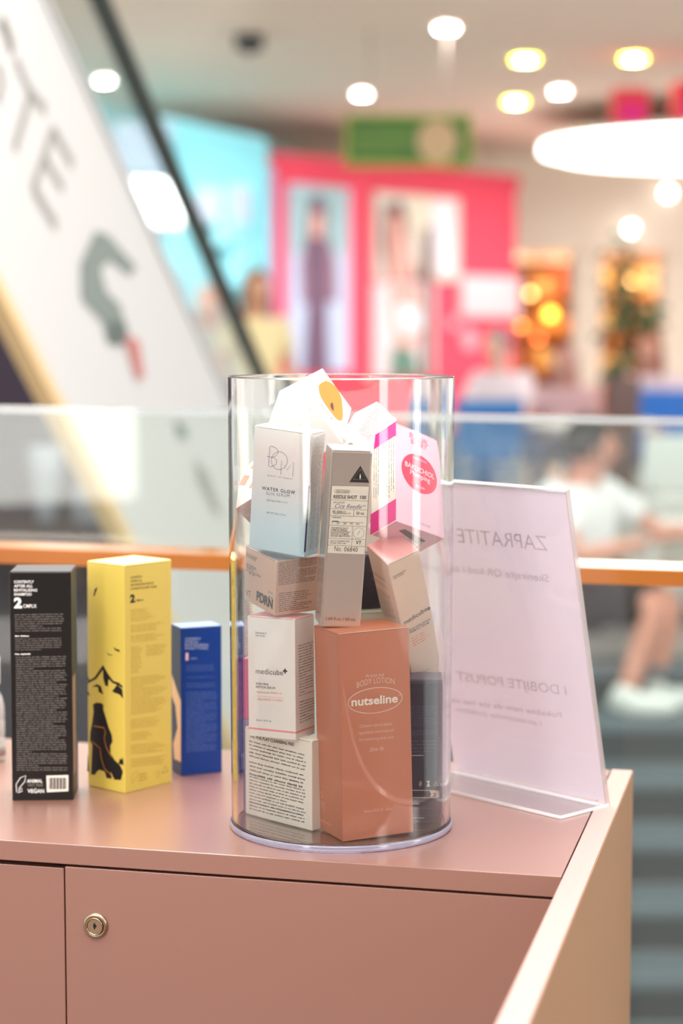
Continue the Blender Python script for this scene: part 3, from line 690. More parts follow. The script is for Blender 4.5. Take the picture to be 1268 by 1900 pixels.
for x in (-1.1, -.35, .4): box('bracket', (x, -.1, -.2), (x + .03, .4, -.06), mat('shelf_dark_brown', (74, 54, 48)), t)
# person on the lower level, half hidden between the yellow and blue cartons
p = at(338, 1112, 6.2)
person('person with brown hair walking on the lower level behind the blue carton', (p.x, 6.2, p.z - 1.56), math.radians(120), STAND, (190, 140, 120), (120, 84, 70), (232, 238, 234), (90, 96, 100), (220, 220, 220), False, 1.)

# ------------------------------------------------------------ balustrade behind the cabinet
def rail():
    Y0, Y1 = 2.02, 1.90     # at the left and right frame edges
    xl, xr = at(0, 1015, Y0).x, at(1268, 1060, Y1).x
    ang = math.atan2(Y1 - Y0, xr - xl)
    def zz(x, y, Y): return at(x, y, Y).z
    zl, zr = zz(0, 1016, Y0), zz(1268, 1058, Y1); gl, gr = zz(0, 752, Y0 + .07), zz(1268, 774, Y1 + .07)
    t = thing('balustrade', 'glass balustrade with a pale wooden handrail running behind the cabinet', 'balustrade', (0, 2.0, 0))
    W = Vector((xr - xl, Y1 - Y0, 0)); U = W.normalized(); N = Vector((-U.y, U.x, 0)); A = Vector((xl, Y0 - 2.0, 0))
    wood = mat('handrail_oak', (178, 106, 40), .28, coat=.6, noise=.12, nscale=9)
    wood_top = mat('handrail_oak_top', (250, 214, 160), .35, noise=.08, nscale=9)
    def P(f, n, z): return A + W * f + N * n + Vector((0, 0, z))
    zf = lambda f: zl + (zr - zl) * f; gf = lambda f: gl + (gr - gl) * f
    f0, f1 = -.8, 1.6; th = .0165
    bm = bmesh.new()
    V = [[bm.verts.new(P(f, n, zf(f) + dz)) for n, dz in ((0, -th), (0, -.001), (.001, 0), (.065, 0), (.066, -.001), (.066, -th))] for f in (f0, f1)]
    for k in range(6): bm.faces.new((V[0][k], V[0][(k + 1) % 6], V[1][(k + 1) % 6], V[1][k]))
    bm.faces.new(V[0]); bm.faces.new(V[1][::-1]); bmesh.ops.recalc_face_normals(bm, faces=bm.faces)
    bm_obj('handrail', bm, wood, t)
    for k, (fa, fb) in enumerate(((-.8, -.204), (-.2, 1.2), (1.204, 1.6))):
        prism('glass_pane', [P(fa, .072, .02), P(fb, .072, .02), P(fb, .072, gf(fb) - .008), P(fa, .072, gf(fa) - .008)], N * .012, balustrade_pane, t)
        prism('glass_top_edge', [P(fa, .0715, gf(fa) - .009), P(fb, .0715, gf(fb) - .009), P(fb, .0715, gf(fb)), P(fa, .0715, gf(fa))], N * .013, pane_mat('glass_edge_%d' % k, (.8, .85, .85), .30, 1.0, (.85, .87, .88)), t)
    box('base_shoe', (xl * 1.8, .05, 0), (xr * 1.8, .12, .05), mat('steel_trim', (190, 190, 190)), t, .003)
    for f in (-.2, 1.2):
        p = P(f, .03, 0); box('post', (p.x - .012, p.y - .012, .0), (p.x + .012, p.y + .012, zf(f) - th), mat('steel_trim', (190, 190, 190)), t, .002)
rail()

# ------------------------------------------------------------ cabinet
C0 = Vector((.1615, 1.3843, 0)); CU = Vector((-.9721, .2347, 0)).normalized(); CV = Vector((.2347, .9721, 0)).normalized(); TOPZ = .95
CM = Matrix.Translation(C0) @ Matrix(((-CU.x, CV.x, 0, 0), (-CU.y, CV.y, 0, 0), (0, 0, 1, 0), (0, 0, 0, 1)))   # local x to the right, y to the back
cab = thing('storage_cabinet', 'dusty rose laminate cabinet with a lockable door under the display', 'cabinet'); cab.matrix_world = CM
CP = Plane(CM, (0, 0, 0), (1, 0, 0), (0, 0, 1)); CP.n = Vector((0, -1, 0))
D = .3586
box('top_panel', (-1.25, 0, TOPZ - .0158), (-.0012, D, TOPZ), laminate, cab, .0006)
seam = CP.px(120, 1750)[0]; dz = TOPZ - .0158
box('carcass', (-1.25, .02, .0), (-.003, D, dz), mat('carcass_inside', (60, 36, 32), .8), cab)
drz = CP.px(600, 1641)[1]; drz2 = CP.px(60, 1613)[1]
box('door', (seam + .0009, .0006, .06), (-.0012, .019, dz - .0021), laminate, cab, .0005)
box('door', (seam - .62, .0025, .06), (seam - .0009, .0205, dz - .0040), laminate, cab, .0005)
box('plinth', (-1.25, .04, 0), (-.003, .06, .058), laminate, cab)
sp = box('side_panel', (0, -.62, 0), (.0188, D, TOPZ + .0004), laminate, cab, .0006)
box('edge_band', (.0004, -.6195, TOPZ + .0004), (.0186, D - .0004, TOPZ + .0008), mat('pale_edge_band', (188, 158, 148), .35, coat=.4), cab)
box('outer_facing', (.0188, -.6195, .0), (.0193, D - .0005, TOPZ - .0004), panel_tan, cab)
# lock
lu, lv = CP.px(177.5, 1717); steel = mat('lock_nickel', (196, 176, 150), .28, 1.0); steel2 = mat('lock_plug', (186, 158, 130), .35, .9)
lk = thing('cam_lock', 'x', 'lock'); 
for k_ in list(lk.keys()): del lk[k_]
lk.parent = cab; lk.location = (lu, .0006, lv); lk.rotation_euler = (PI / 2, 0, 0)
bm_obj('lock_ring', lathe([(.0070, 0), (.0101, 0), (.0101, .0012), (.0092, .0026), (.0078, .0030), (.0070, .0024)], 48, close=True), steel, lk, True)
bm_obj('lock_collar', lathe([(.0060, .001), (.0070, .0034), (.0066, .0042), (.0060, .0038), (.0057, .001)], 48, close=True), steel, lk, True)
bm = bmesh.new(); b2 = lathe([(0, .0030), (.0057, .0030), (.0057, .0), (0, 0)], 40); bm_obj('lock_plug', b2, steel2, lk)
bm.free(); bm = bmesh.new()
pts = [(-.0005, -.0026), (.0005, -.0026), (.0007, -.0012), (.0016, -.0004), (.0016, .0008), (.0006, .0016), (.0006, .0026), (-.0006, .0026), (-.0006, .0016), (-.0012, .0008), (-.0012, -.0004), (-.0007, -.0012)]
bm.faces.new([bm.verts.new((x, y, .00306)) for x, y in pts]); bm_obj('keyhole', bm, mat('keyhole_black', (8, 6, 6), .8), lk)

# ------------------------------------------------------------ cartons
BX = {
'black': ([-0.2279,1.61825,0.95],[[-0.0405,-0.9992,0.0029],[0.9992,-0.0405,-0.0001],[0.0002,0.0029,1.0]],[0.0475,0.0515,0.1956]),
'yellow': ([-0.18645,1.64136,0.95],[[0.636,-0.7717,0.0069],[0.7717,0.636,-0.0016],[-0.0031,0.0063,1.0]],[0.0571,0.0462,0.1982]),
'blue': ([-0.14353,1.70847,0.95],[[0.912,-0.4103,0.0021],[0.4103,0.912,-0.0024],[-0.0009,0.0031,1.0]],[0.039,0.0256,0.1341]),
'nut': ([0.00096,1.4639,0.955],[[0.9154,-0.4018,-0.0242],[0.4015,0.9157,-0.0152],[0.0283,0.0042,0.9996]],[0.0595,0.0463,0.1625]),
'pad': ([-0.02303,1.49707,0.955],[[0.7071,-0.7071,0.0],[0.7071,0.7071,0.0],[0.0,0.0,1.0]],[0.012,0.0800,0.0721]),
'med1': ([-0.03562,1.503,1.02591],[[0.4746,-0.8802,-0.0069],[0.8802,0.4746,0.001],[0.0024,-0.0065,1.0]],[0.0303,0.0432,0.0969]),
'bom': ([-0.02868,1.492,1.17203],[[0.496,-0.8665,0.0561],[0.8659,0.4889,-0.1058],[0.0643,0.1011,0.9928]],[0.0213,0.0503,0.0974]),
'silver': ([-0.01615,1.485,1.11881],[[0.981,-0.1824,0.0656],[0.1885,0.9765,-0.1048],[-0.0449,0.1152,0.9923]],[0.0314,0.0263,0.1392]),
'pdrn': ([-0.05201,1.505,1.12446],[[0.8416,-0.5377,0.0497],[0.5384,0.8283,-0.1549],[0.0421,0.1572,0.9867]],[0.0394,0.0504,0.045]),
'eq': ([0.04201,1.5,1.19951],[[0.7942,-0.6076,0.0057],[0.5076,0.6685,0.5436],[-0.3341,-0.4288,0.8393]],[0.0495,0.0301,0.0892]),
'cream': ([0.06056,1.56,1.05491],[[0.8634,-0.466,-0.1932],[0.3232,0.805,-0.4975],[0.3874,0.3671,0.8457]],[0.0286,0.0341,0.1315]),
'almond': ([-0.02284,1.522,1.2906],[[0.5492,-0.8242,0.1381],[0.3329,0.3674,0.8685],[-0.7665,-0.431,0.4761]],[0.0429,0.0435,0.0552]),
'text': ([0.00765,1.55,1.25802],[[0.7238,-0.5098,0.465],[0.2161,0.8075,0.5488],[-0.6553,-0.2968,0.6946]],[0.023,0.0343,0.0461]),
'strip': ([-0.08424,1.53,1.20628],[[0.7972,0.6032,-0.0263],[-0.3259,0.4665,0.8223],[0.5083,-0.647,0.5684]],[0.018,0.0227,0.0493]),
}
def orth(R):
    z = Vector((R[0][2], R[1][2], R[2][2])).normalized(); x = Vector((R[0][0], R[1][0], R[2][0])); x = (x - z * x.dot(z)).normalized(); y = z.cross(x)
    return x, y, z
class Carton:
    def __init__(s, key, name, label, m, top=None, bev=.0007, side=None, cat='carton'):
        o, R, d = BX[key]; x, y, z = orth(R); s.w, s.t, s.h = d
        base = Vector(o) + x * s.w / 2 + y * s.t / 2
        s.W = Matrix(((x.x, y.x, z.x, base.x), (x.y, y.y, z.y, base.y), (x.z, y.z, z.z, base.z), (0, 0, 0, 1)))
        s.root = thing(name, label, cat); s.root.matrix_world = s.W
        w, t, h = s.w / 2, s.t / 2, s.h
        box('carton_body', (-w, -t, 0), (w, t, h - .0004), m, s.root, bev)
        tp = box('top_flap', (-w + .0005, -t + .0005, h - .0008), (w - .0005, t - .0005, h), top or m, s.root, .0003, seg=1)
        bx_ = bmesh.new(); bx(bx_, (-w + .002, -t - .00005, h - .0012), (w - .002, -t + .0006, h - .0009)); bx(bx_, (-w - .00005, -t + .002, h - .0012), (-w + .0006, t - .002, h - .0009))
        bm_obj('flap_seam', bx_, mat('seam_shadow', (120, 104, 96), .8), s.root)
        s.A = Plane(s.W, (-w, -t, 0), (1, 0, 0), (0, 0, 1)); s.A.n = Vector((0, -1, 0)); s.A.w = s.w
        s.B = Plane(s.W, (-w, t, 0), (0, -1, 0), (0, 0, 1)); s.B.n = Vector((-1, 0, 0)); s.B.w = s.t
        s.T = Plane(s.W, (-w, -t, h), (1, 0, 0), (0, 1, 0)); s.T.n = Vector((0, 0, 1))
        s.D = Plane(s.W, (-w, -t, 0), (1, 0, 0), (0, 1, 0)); s.D.n = Vector((0, 0, -1))
        s.p = Print(s.root)
    def rect(s, pl, u0, v0, u1, v1, mn, nm='printed_band', off=.0001):
        s.p.add((nm, mn), [pl.p3(q, off) for q in ((u0, v0), (u1, v0), (u1, v1), (u0, v1))], [(0, 1, 2, 3)])
    def done(s): s.p.done()
def oval(pl, cx, cy, rx, ry, n=48): return [(cx + rx * math.cos(2 * PI * k / n), cy + ry * math.sin(2 * PI * k / n)) for k in range(n)]

# black shampoo carton
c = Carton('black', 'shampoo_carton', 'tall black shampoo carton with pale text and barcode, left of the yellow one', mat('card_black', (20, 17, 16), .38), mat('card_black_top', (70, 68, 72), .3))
H, W_ = c.h, c.t
for i, (tx, x1) in enumerate((('CONTENTLY', 63), ('AFTER ALL', 61), ('REVITALIZING', 69), ('SHAMPOO', 59))):
    y = 1082 + i * 7.7; c.p.text(c.B, tx, (26, y), (x1, y), .0024, 'ink_white', bold=.02, nm='lettering')
c.p.text(c.B, '2', (26, 1127.5), (41, 1127.5), .0086, 'ink_white', bold=.05, nm='lettering'); c.p.text(c.B, 'CMPLX', (43, 1127.5), (68, 1127.5), .0030, 'ink_white', bold=.012, nm='lettering')
c.p.rows(c.B, (27, 1139), (121, 1137), (121, 1172), (28, 1173), 8, 'ink_dimgrey', .62, .08, 3)
c.p.rows(c.B, (28, 1178), (56, 1178), (56, 1183), (28, 1183), 1, 'ink_white', .7, 0, 4); c.p.rows(c.B, (28, 1184), (122, 1182), (122, 1207), (28, 1208), 6, 'ink_dimgrey', .62, .12, 5)
c.p.rows(c.B, (28, 1211.5), (60, 1211.5), (60, 1216.5), (28, 1216.5), 1, 'ink_white', .7, 0, 6)
c.p.rows(c.B, (29, 1218), (125, 1216), (127, 1431), (31, 1431), 50, 'ink_dimgrey', .66, .04, 7)
c.p.text(c.B, 'ANIMAL', (50, 1452), (79, 1452), .0030, 'ink_white', bold=.02, nm='lettering'); c.p.text(c.B, 'TEST FREE', (51, 1459), (80, 1459), .0022, 'ink_greywhite', nm='lettering')
c.p.text(c.B, '&', (64, 1464.5), (69, 1464.5), .0018, 'ink_greywhite', nm='lettering'); c.p.text(c.B, 'VEGAN', (51, 1471), (82, 1471), .0034, 'ink_white', bold=.02, nm='lettering')
c.p.stroke(c.B, [(31, 1470), (30, 1455), (38, 1443), (48, 1439), (46, 1450), (36, 1462), (34, 1468), (41, 1462), (41, 1468), (33, 1471)], .0006, 'ink_white', 'bunny_mark')
c.p.poly(c.B, [(86, 1439), (127, 1438), (127, 1468), (87, 1470)], 'ink_cream', 'barcode_patch')
for k in range(22):
    x = 91 + k * 1.5; w = (.5, .9, 1.2, .7)[(k * 7) % 4]
    c.p.poly(c.B, [(x, 1443), (x + w, 1443), (x + w, 1464), (x, 1464)], 'ink_black', 'barcode_lines', .0003)
c.rect(c.A, .003, .02, .03, .105, 'ink_tan', 'printed_picture'); c.done()

# yellow conditioner carton with the bear
ym = ramp_mat('card_yellow', 2, [(0, (222, 198, 90)), (1, (228, 202, 96))], .32)
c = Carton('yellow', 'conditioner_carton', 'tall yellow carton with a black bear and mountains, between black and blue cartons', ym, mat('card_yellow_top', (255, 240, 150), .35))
bp = lambda pts, mn='ink_black', nm='bear_drawing', off=.00012: c.p.poly(c.B, pts, mn, nm, off)
k_ = 190 / 785.
Z = lambda pts: [(140 + x * k_, 1020 + y * (460 / 1900)) for x, y in pts]
bp(Z([(135, 1185), (160, 1172), (200, 1175), (215, 1190), (215, 1225), (235, 1290), (255, 1360), (280, 1420), (285, 1470), (270, 1500), (270, 1560), (300, 1610), (345, 1655), (365, 1700), (350, 1765), (300, 1762), (270, 1700), (280, 1755), (240, 1750), (225, 1700), (185, 1685), (165, 1700), (150, 1725), (120, 1722), (125, 1600), (130, 1495), (112, 1465), (115, 1400), (130, 1320), (140, 1240)]))
c.p.stroke(c.B, Z([(120, 1470), (140, 1480), (190, 1520), (200, 1600), (225, 1680), (290, 1740)]), .0005, 'ink_orange', 'bear_outline', .0002)
c.p.stroke(c.B, Z([(140, 1350), (220, 1365), (232, 1400), (222, 1450), (240, 1520), (280, 1590)]), .0005, 'ink_orange', 'bear_outline', .0002)
bp(Z([(80, 940), (110, 1000), (150, 975), (212, 882), (250, 950), (290, 1005), (335, 1020), (362, 1045), (362, 1060), (320, 1035), (285, 1020), (255, 990), (250, 1050), (230, 1040), (215, 990), (212, 920), (160, 990), (112, 1015), (84, 1030), (100, 1005)]), nm='mountain_drawing')
bp(Z([(130, 1050), (165, 1030), (195, 1045), (215, 1110), (180, 1090), (172, 1050)]), nm='mountain_drawing')
bp(Z([(282, 1085), (320, 1035), (360, 1070), (366, 1140), (340, 1110), (300, 1095)]), nm='mountain_drawing')
bp(Z([(84, 1090), (100, 1090), (112, 1120), (98, 1112)]), nm='mountain_drawing')
bp(Z([(138, 350), (150, 300), (172, 285), (160, 318), (145, 358)]), nm='bird_drawing'); bp(Z([(292, 745), (315, 762), (335, 765), (342, 785), (318, 775), (305, 770)]), nm='bird_drawing'); bp(Z([(240, 785), (260, 803), (284, 806), (284, 810), (255, 808)]), nm='bird_drawing')
bp(Z([(330, 1640), (345, 1595), (355, 1610), (366, 1590), (370, 1650)]), nm='grass_drawing'); bp(Z([(92, 1700), (96, 1560), (100, 1600), (106, 1700)]), nm='grass_drawing')
Y = lambda x, y: (140 + x * k_, 1020 + y * (460 / 1900))
for i, (tx, x1) in enumerate((('CONTENTLY', 512), ('AFTER ALL', 512), ('NOURISHING BOND', 600), ('CONDITIONER MASK', 625))):
    y = 222 + i * 29; c.p.text(c.A, tx, Y(422, y), Y(x1, y - (x1 - 422) * .1), .0021, 'ink_brown', nm='lettering')
c.p.text(c.A, '2', Y(418, 405), Y(456, 400), .0068, 'ink_black', bold=.05, nm='lettering'); c.p.text(c.A, 'CMPLX', Y(462, 396), Y(520, 390), .0016, 'ink_black', bold=.01, nm='lettering')
for i, (x1, y0, y1, n) in enumerate(((600, 455, 555, 6), (680, 575, 635, 4), (690, 655, 715, 4), (520, 740, 950, 13), (700, 975, 1265, 20), (660, 1295, 1375, 6), (600, 1400, 1465, 5), (700, 1495, 1570, 5), (700, 1600, 1670, 5))):
    s_ = .11 * (x1 - 425)
    c.p.rows(c.A, Y(425, y0), Y(x1, y0 - s_), Y(x1, y1 - s_), Y(425, y1), n, 'ink_yellowgrey', .6, .3, 20 + i)
c.p.rows(c.A, Y(545, 730), Y(700, 715), Y(700, 800), Y(545, 815), 5, 'ink_yellowgrey', .6, .2, 41)
c.p.stroke(c.A, [Y(*q) for q in ((430, 1790), (432, 1740), (455, 1705), (480, 1700), (470, 1740), (445, 1770), (445, 1795))], .0005, 'ink_yellowgrey', 'bunny_mark')
c.p.rows(c.A, Y(485, 1715), Y(560, 1700), Y(560, 1760), Y(485, 1785), 3, 'ink_yellowgrey', .8, .1, 61)
c.p.stroke(c.A, [Y(*q) for q in ((665, 1712), (688, 1655), (708, 1700))], .0005, 'ink_brown', 'recycling_mark', closed=True)
c.p.stroke(c.A, oval(c.A, *c.A.px(*Y(632, 1720)), .0022, .0028, 14), .0004, 'ink_yellowgrey', 'round_mark', px=False, closed=True); c.done()

# blue carton
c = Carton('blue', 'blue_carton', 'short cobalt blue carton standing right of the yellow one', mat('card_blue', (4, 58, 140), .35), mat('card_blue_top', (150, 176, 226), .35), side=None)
Yb = lambda x, y: (x / 2.9488, 980 + y / 2.9488)
for i, (tx, x1) in enumerate((('CONTENTLY', 1098), ('AFTER ALL', 1085), ('REVITALIZING', 1140), ('SCALP TONIC', 1140))):
    y = 612 + i * 17; c.p.text(c.A, tx, Yb(1012, y), Yb(x1, y - 1), .0022, 'ink_bluewhite', bold=.01, nm='lettering')
c.p.text(c.A, '1', Yb(1016, 722), Yb(1030, 721.5), .0066, 'ink_white2', bold=.03, nm='lettering'); c.p.text(c.A, 'CMPLX', Yb(1042, 718), Yb(1078, 717), .0016, 'ink_bluewhite', nm='lettering')
c.p.rows(c.A, Yb(1018, 748), Yb(1175, 742), Yb(1175, 780), Yb(1018, 784), 4, 'ink_bluegrey', .6, .05, 71); c.p.rows(c.A, Yb(1018, 812), Yb(1180, 806), Yb(1180, 818), Yb(1018, 824), 2, 'ink_bluegrey', .6, .05, 72)
c.p.rows(c.A, Yb(1018, 846), Yb(1190, 842), Yb(1190, 870), Yb(1018, 876), 3, 'ink_bluegrey', .6, .1, 73); c.p.rows(c.A, Yb(1018, 893), Yb(1190, 890), Yb(1190, 1215), Yb(1020, 1228), 34, 'ink_bluegrey', .62, .04, 74)
c.rect(c.B, .0, .0, c.t, c.h, 'ink_slate_side' if 'ink_slate_side' in MATS else (mat('ink_slate_side', (52, 62, 96), .5) and 'ink_slate_side'), 'side_print')
c.p.poly(c.B, [(319, 1250), (328, 1278), (336, 1300), (336, 1414), (324, 1408), (322, 1380), (330, 1350), (326, 1310), (319, 1290)], 'ink_peach', 'hand_drawing', .0002); c.done()

# ---- inside the cylinder
# terracotta body lotion carton
nm_ = mat('card_terracotta', (200, 122, 94), .36, coat=.3)
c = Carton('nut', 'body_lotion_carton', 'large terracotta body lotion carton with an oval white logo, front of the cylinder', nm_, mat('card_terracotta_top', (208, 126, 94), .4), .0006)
c.p.text(c.A, 'Aroma nut', (678, 1257), (712, 1253.5), .0030, 'ink_pale', nm='lettering', shear=.0)
c.p.text(c.A, 'BODY LOTION', (662, 1276), (731, 1269), .0047, 'ink_pale', nm='lettering', arc=.0022)
c.p.stroke(c.A, oval(c.A, *c.A.px(695.8, 1298.8), .0226, .0098), .0004, 'ink_cream', 'logo_oval', px=False, closed=True)
c.p.text(c.A, 'nutseline', (652, 1309.5), (737, 1302), .0066, 'ink_cream', bold=.026, nm='logo_lettering')
c.p.text(c.A, 'TM', (738, 1290), (742, 1289.6), .0009, 'ink_cream', nm='lettering')
for i, (tx, xa, xb) in enumerate((('Contains natural elastic', 667, 727), ('ingredients and aroma oil', 665, 730), ('for contouring body care', 666, 729))):
    y = 1349.5 + i * 12.5; c.p.text(c.A, tx, (xa, y), (xb, y - (xb - xa) * .085), .0026, 'ink_pale', shear=.25, nm='lettering')
c.p.text(c.A, 'Slim fit', (685, 1394), (712, 1391), .0032, 'ink_pale', shear=.35, nm='lettering')
c.p.text(c.A, 'Net wt. 6.75 FL.OZ. - 200 ml', (675, 1507), (727, 1502), .0022, 'ink_pale', shear=.25, nm='lettering')
c.p.rows(c.B, (594, 1517), (615, 1528), (616, 1533), (595, 1522), 2, 'ink_pale', .6, .1, 81)
c.p.stroke(c.B, [(595, 1472), (598, 1467), (601, 1474), (598, 1479)], .0004, 'ink_pale', 'recycling_mark', closed=True)
c.p.rows(c.B, (594, 1484), (604, 1488), (604, 1508), (594, 1504), 3, 'ink_pale', .4, .2, 82, vert=True)
for pts in ([(.0005, c.h - .0004), (c.w - .001, c.h - .0004)],): c.p.stroke(c.A, pts, .0005, 'ink_peach', 'worn_edge', px=False)
c.done()

# cleansing pad carton
c = Carton('pad', 'cleansing_pad_carton', 'flat cream carton full of small print at the bottom left of the cylinder', mat('card_cream', (238, 232, 220), .5))
c.p.text(c.B, 'THE PINE PLAY CLEANSING PAD', (462, 1368), (547, 1383.5), .0026, 'ink_black', bold=.015, nm='lettering')
for i, (ya, yb, n, mn) in enumerate(((1371, 1391, 3, 'ink_midgrey'), (1391, 1405, 2, 'ink_midgrey'), (1409, 1431, 3, 'ink_midgrey'), (1430, 1440, 1, 'ink_midgrey'), (1437, 1490, 9, 'ink_midgrey'), (1484, 1502, 3, 'ink_midgrey'))):
    c.p.rows(c.B, (461, ya), (570, ya + 27), (570, yb + 27), (462, yb), n, mn, .55, .05, 90 + i)
c.done()

# small serum carton, pink top
c = Carton('med1', 'peptide_serum_carton', 'white peptide serum carton with pink lid standing on the small-print carton', mat('card_warm_white', (240, 234, 228), .42), mat('card_pink_top', (250, 160, 160), .35))
c.p.text(c.B, 'Dedicated to', (475.5, 1175), (496, 1176.5), .0018, 'ink_midgrey', nm='lettering'); c.p.text(c.B, 'real results', (475.5, 1180), (493, 1181.3), .0018, 'ink_midgrey', nm='lettering')
c.p.text(c.B, 'medicube', (476, 1249), (526.5, 1252.5), .0046, 'ink_black', nm='logo_lettering', bold=-.004)
u, v = c.B.px(530, 1244.5)
for a_, b_ in (((-.0020, -.0006), (.0020, .0006)), ((-.0006, -.0020), (.0006, .0020))): c.rect(c.B, u + a_[0], v + a_[1], u + b_[0], v + b_[1], 'ink_black', 'logo_cross')
c.p.text(c.B, 'PDRN PINK', (476.5, 1270), (500, 1271.5), .0019, 'ink_midgrey', nm='lettering'); c.p.text(c.B, 'PEPTIDE SERUM', (476.5, 1276), (512, 1278.2), .0019, 'ink_midgrey', nm='lettering')
c.p.text(c.B, 'Niacinamide PDRN 1%', (478, 1285), (524, 1288), .0016, 'ink_pink', nm='lettering'); c.p.text(c.B, 'Five Peptide Complex', (480, 1297), (525, 1300), .0016, 'ink_pink', nm='lettering')
c.p.stroke(c.B, [(477, 1291), (527, 1294.5), (527, 1301), (477, 1298)], .0002, 'ink_pink', 'label_frame', closed=True)
c.p.text(c.B, '30 ml / 1.01 fl. oz.', (477, 1337), (505, 1339), .0016, 'ink_midgrey', nm='lettering')
v0 = c.B.px(505, 1353.5)[1]; c.rect(c.B, 0, v0 - .0011, c.t, v0 + .0004, 'ink_pink'); c.rect(c.A, 0, v0 - .0011, c.w, v0 + .0004, 'ink_pink')
c.p.rows(c.A, (554, 1196), (583, 1187), (584.5, 1283), (556, 1293), 19, 'ink_midgrey', .5, .1, 101); c.p.rows(c.A, (556, 1300), (584.5, 1291), (585, 1331), (557, 1343), 8, 'ink_midgrey', .5, .1, 102); c.done()

# sun serum carton
bm_m = ramp_mat('card_iris_blue', 2, [(0, (186, 214, 224)), (.22, (196, 218, 226)), (.5, (218, 216, 216)), (.8, (234, 222, 218)), (1, (244, 240, 236))], .3)
c = Carton('bom', 'sun_serum_carton', 'upright white-to-pale-blue sun serum carton with thin line monogram, upper left', bm_m, mat('card_white_top', (248, 246, 244), .4))
w_ = .00032
A4 = lambda x, y: (400 + x / 4.2233, 650 + y / 4.2233)
arc_ = lambda cx, cy, rx, ry, a0, a1, n=20: [A4(cx + rx * math.cos(math.radians(a0 + (a1 - a0) * k / n)), cy + ry * math.sin(math.radians(a0 + (a1 - a0) * k / n))) for k in range(n + 1)]
for pts in ([A4(432, 752), A4(422, 908)], arc_(434, 795, 62, 44, -85, 85), [A4(410, 830), A4(438, 834)], arc_(432, 872, 54, 38, -80, 92), arc_(506, 864, 62, 70, 0, 360, 32), [A4(516, 972), A4(522, 862), A4(564, 936), A4(616, 878), A4(610, 988)]):
    c.p.stroke(c.B, pts, w_, 'ink_navy', 'monogram')
c.p.text(c.B, 'BEAUTY OF MAJESTY', A4(414, 984), A4(610, 1014), .0011, 'ink_navy', track=1.6, nm='lettering')
c.p.text(c.B, 'WATER GLOW', A4(370, 1090), A4(628, 1127), .0028, 'ink_black', bold=.015, track=1.25, nm='lettering'); c.p.text(c.B, 'SUN SERUM', A4(405, 1130), A4(585, 1152), .0025, 'ink_midgrey', bold=-.008, track=1.2, nm='lettering')
c.p.text(c.B, 'SPF50+PA++++', A4(408, 1182), A4(572, 1202), .0018, 'ink_grey', track=1.3, nm='lettering'); c.p.text(c.B, 'NET WT. 50 g / 1.76 oz', A4(406, 1275), A4(556, 1296), .0015, 'ink_slate', nm='lettering')
c.p.rows(c.A, A4(772, 690), A4(860, 650), A4(812, 1560), A4(722, 1585), 13, 'ink_midgrey', .5, .04, 111, vert=True)
c.p.poly(c.A, [A4(730, 1060), A4(742, 1055), A4(708, 1575), A4(694, 1585)], 'ink_navy', 'navy_bar', .0002); c.p.stroke(c.A, [A4(736, 1045), A4(750, 690), A4(758, 680), A4(766, 690), A4(748, 1040)], .0003, 'ink_navy', 'panel_outline'); c.done()

# metallic slim carton
sv = mat('card_silver', (222, 212, 204), .24, .65, bump=.05, nscale=1500)
c = Carton('silver', 'slim_silver_carton', 'slim brushed silver carton with a black triangle and framed label, in the middle', sv, mat('card_silver_top', (236, 236, 240), .25, .6), .0016)
Sx = A4
c.p.poly(c.A, [Sx(1135, 902), Sx(1204, 1036), Sx(1048, 1032)], 'ink_black', 'triangle_mark')
c.p.stroke(c.A, [Sx(1135, 930), Sx(1180, 1014), Sx(1078, 1010)], .0003, 'ink_greywhite', 'triangle_lines', .0002, closed=True); c.p.poly(c.A, [Sx(1133, 962), Sx(1138, 985), Sx(1136, 1006), Sx(1129, 1006), Sx(1128, 985)], 'ink_white', 'triangle_drop', .0003)
c.p.poly(c.A, [Sx(913, 1057), Sx(1202, 1066), Sx(1168, 1598), Sx(878, 1586)], 'ink_cream', 'label_ground', .0001)
ln = lambda *p, w=.00022: c.p.stroke(c.A, [Sx(*q) for q in p], w, 'ink_midgrey', 'label_rules', .00022)
ln((913, 1057), (1202, 1066), (1168, 1598), (878, 1586), (913, 1057))
for a_, b_ in (((906, 1168), (1196, 1180)), ((902, 1238), (1190, 1250)), ((898, 1292), (1187, 1304)), ((893, 1368), (1182, 1380)), ((887, 1470), (1175, 1482)), ((884, 1524), (1172, 1536))): ln(a_, b_)
ln((1084, 1246), (1081, 1299)); ln((1074, 1376), (1066, 1530))
T_ = lambda s, a, b, h, mn='ink_midgrey', **k: c.p.text(c.A, s, Sx(*a), Sx(*b), h, mn, nm='lettering', off=.0003, **k)
c.p.stroke(c.A, [Sx(*q) for q in ((940, 1090), (1045, 1094), (1055, 1106), (1044, 1118), (938, 1114), (928, 1102))], .00022, 'ink_midgrey', 'label_pill', .0003, closed=True)
T_('CICA / HYALON', (943, 1110), (1044, 1113), .0015); T_('REEDLE SHOT', (925, 1158), (1108, 1163), .0028, 'ink_black', bold=.015); T_('100', (1132, 1163), (1178, 1165), .0028, 'ink_black', bold=.015)
T_('APPLICATION', (922, 1196), (1010, 1198), .0013); T_('Cica Reedle', (935, 1232), (1145, 1240), .0034, 'ink_slate', shear=.5); T_('TM', (1152, 1222), (1174, 1223), .001)
T_('95,000', (916, 1278), (990, 1281), .0027, bold=.01); T_('CICA', (992, 1267), (1022, 1268), .0012); T_('REEDLE TM', (992, 1281), (1056, 1284), .0012); T_('50 mL', (1102, 1285), (1166, 1288), .0024, bold=.01)
T_('HARDNESS', (912, 1312), (985, 1315), .0013); c.p.poly(c.A, [Sx(915, 1333), Sx(966, 1335), Sx(966, 1342), Sx(914, 1340)], 'ink_teal', 'green_bar', .0003)
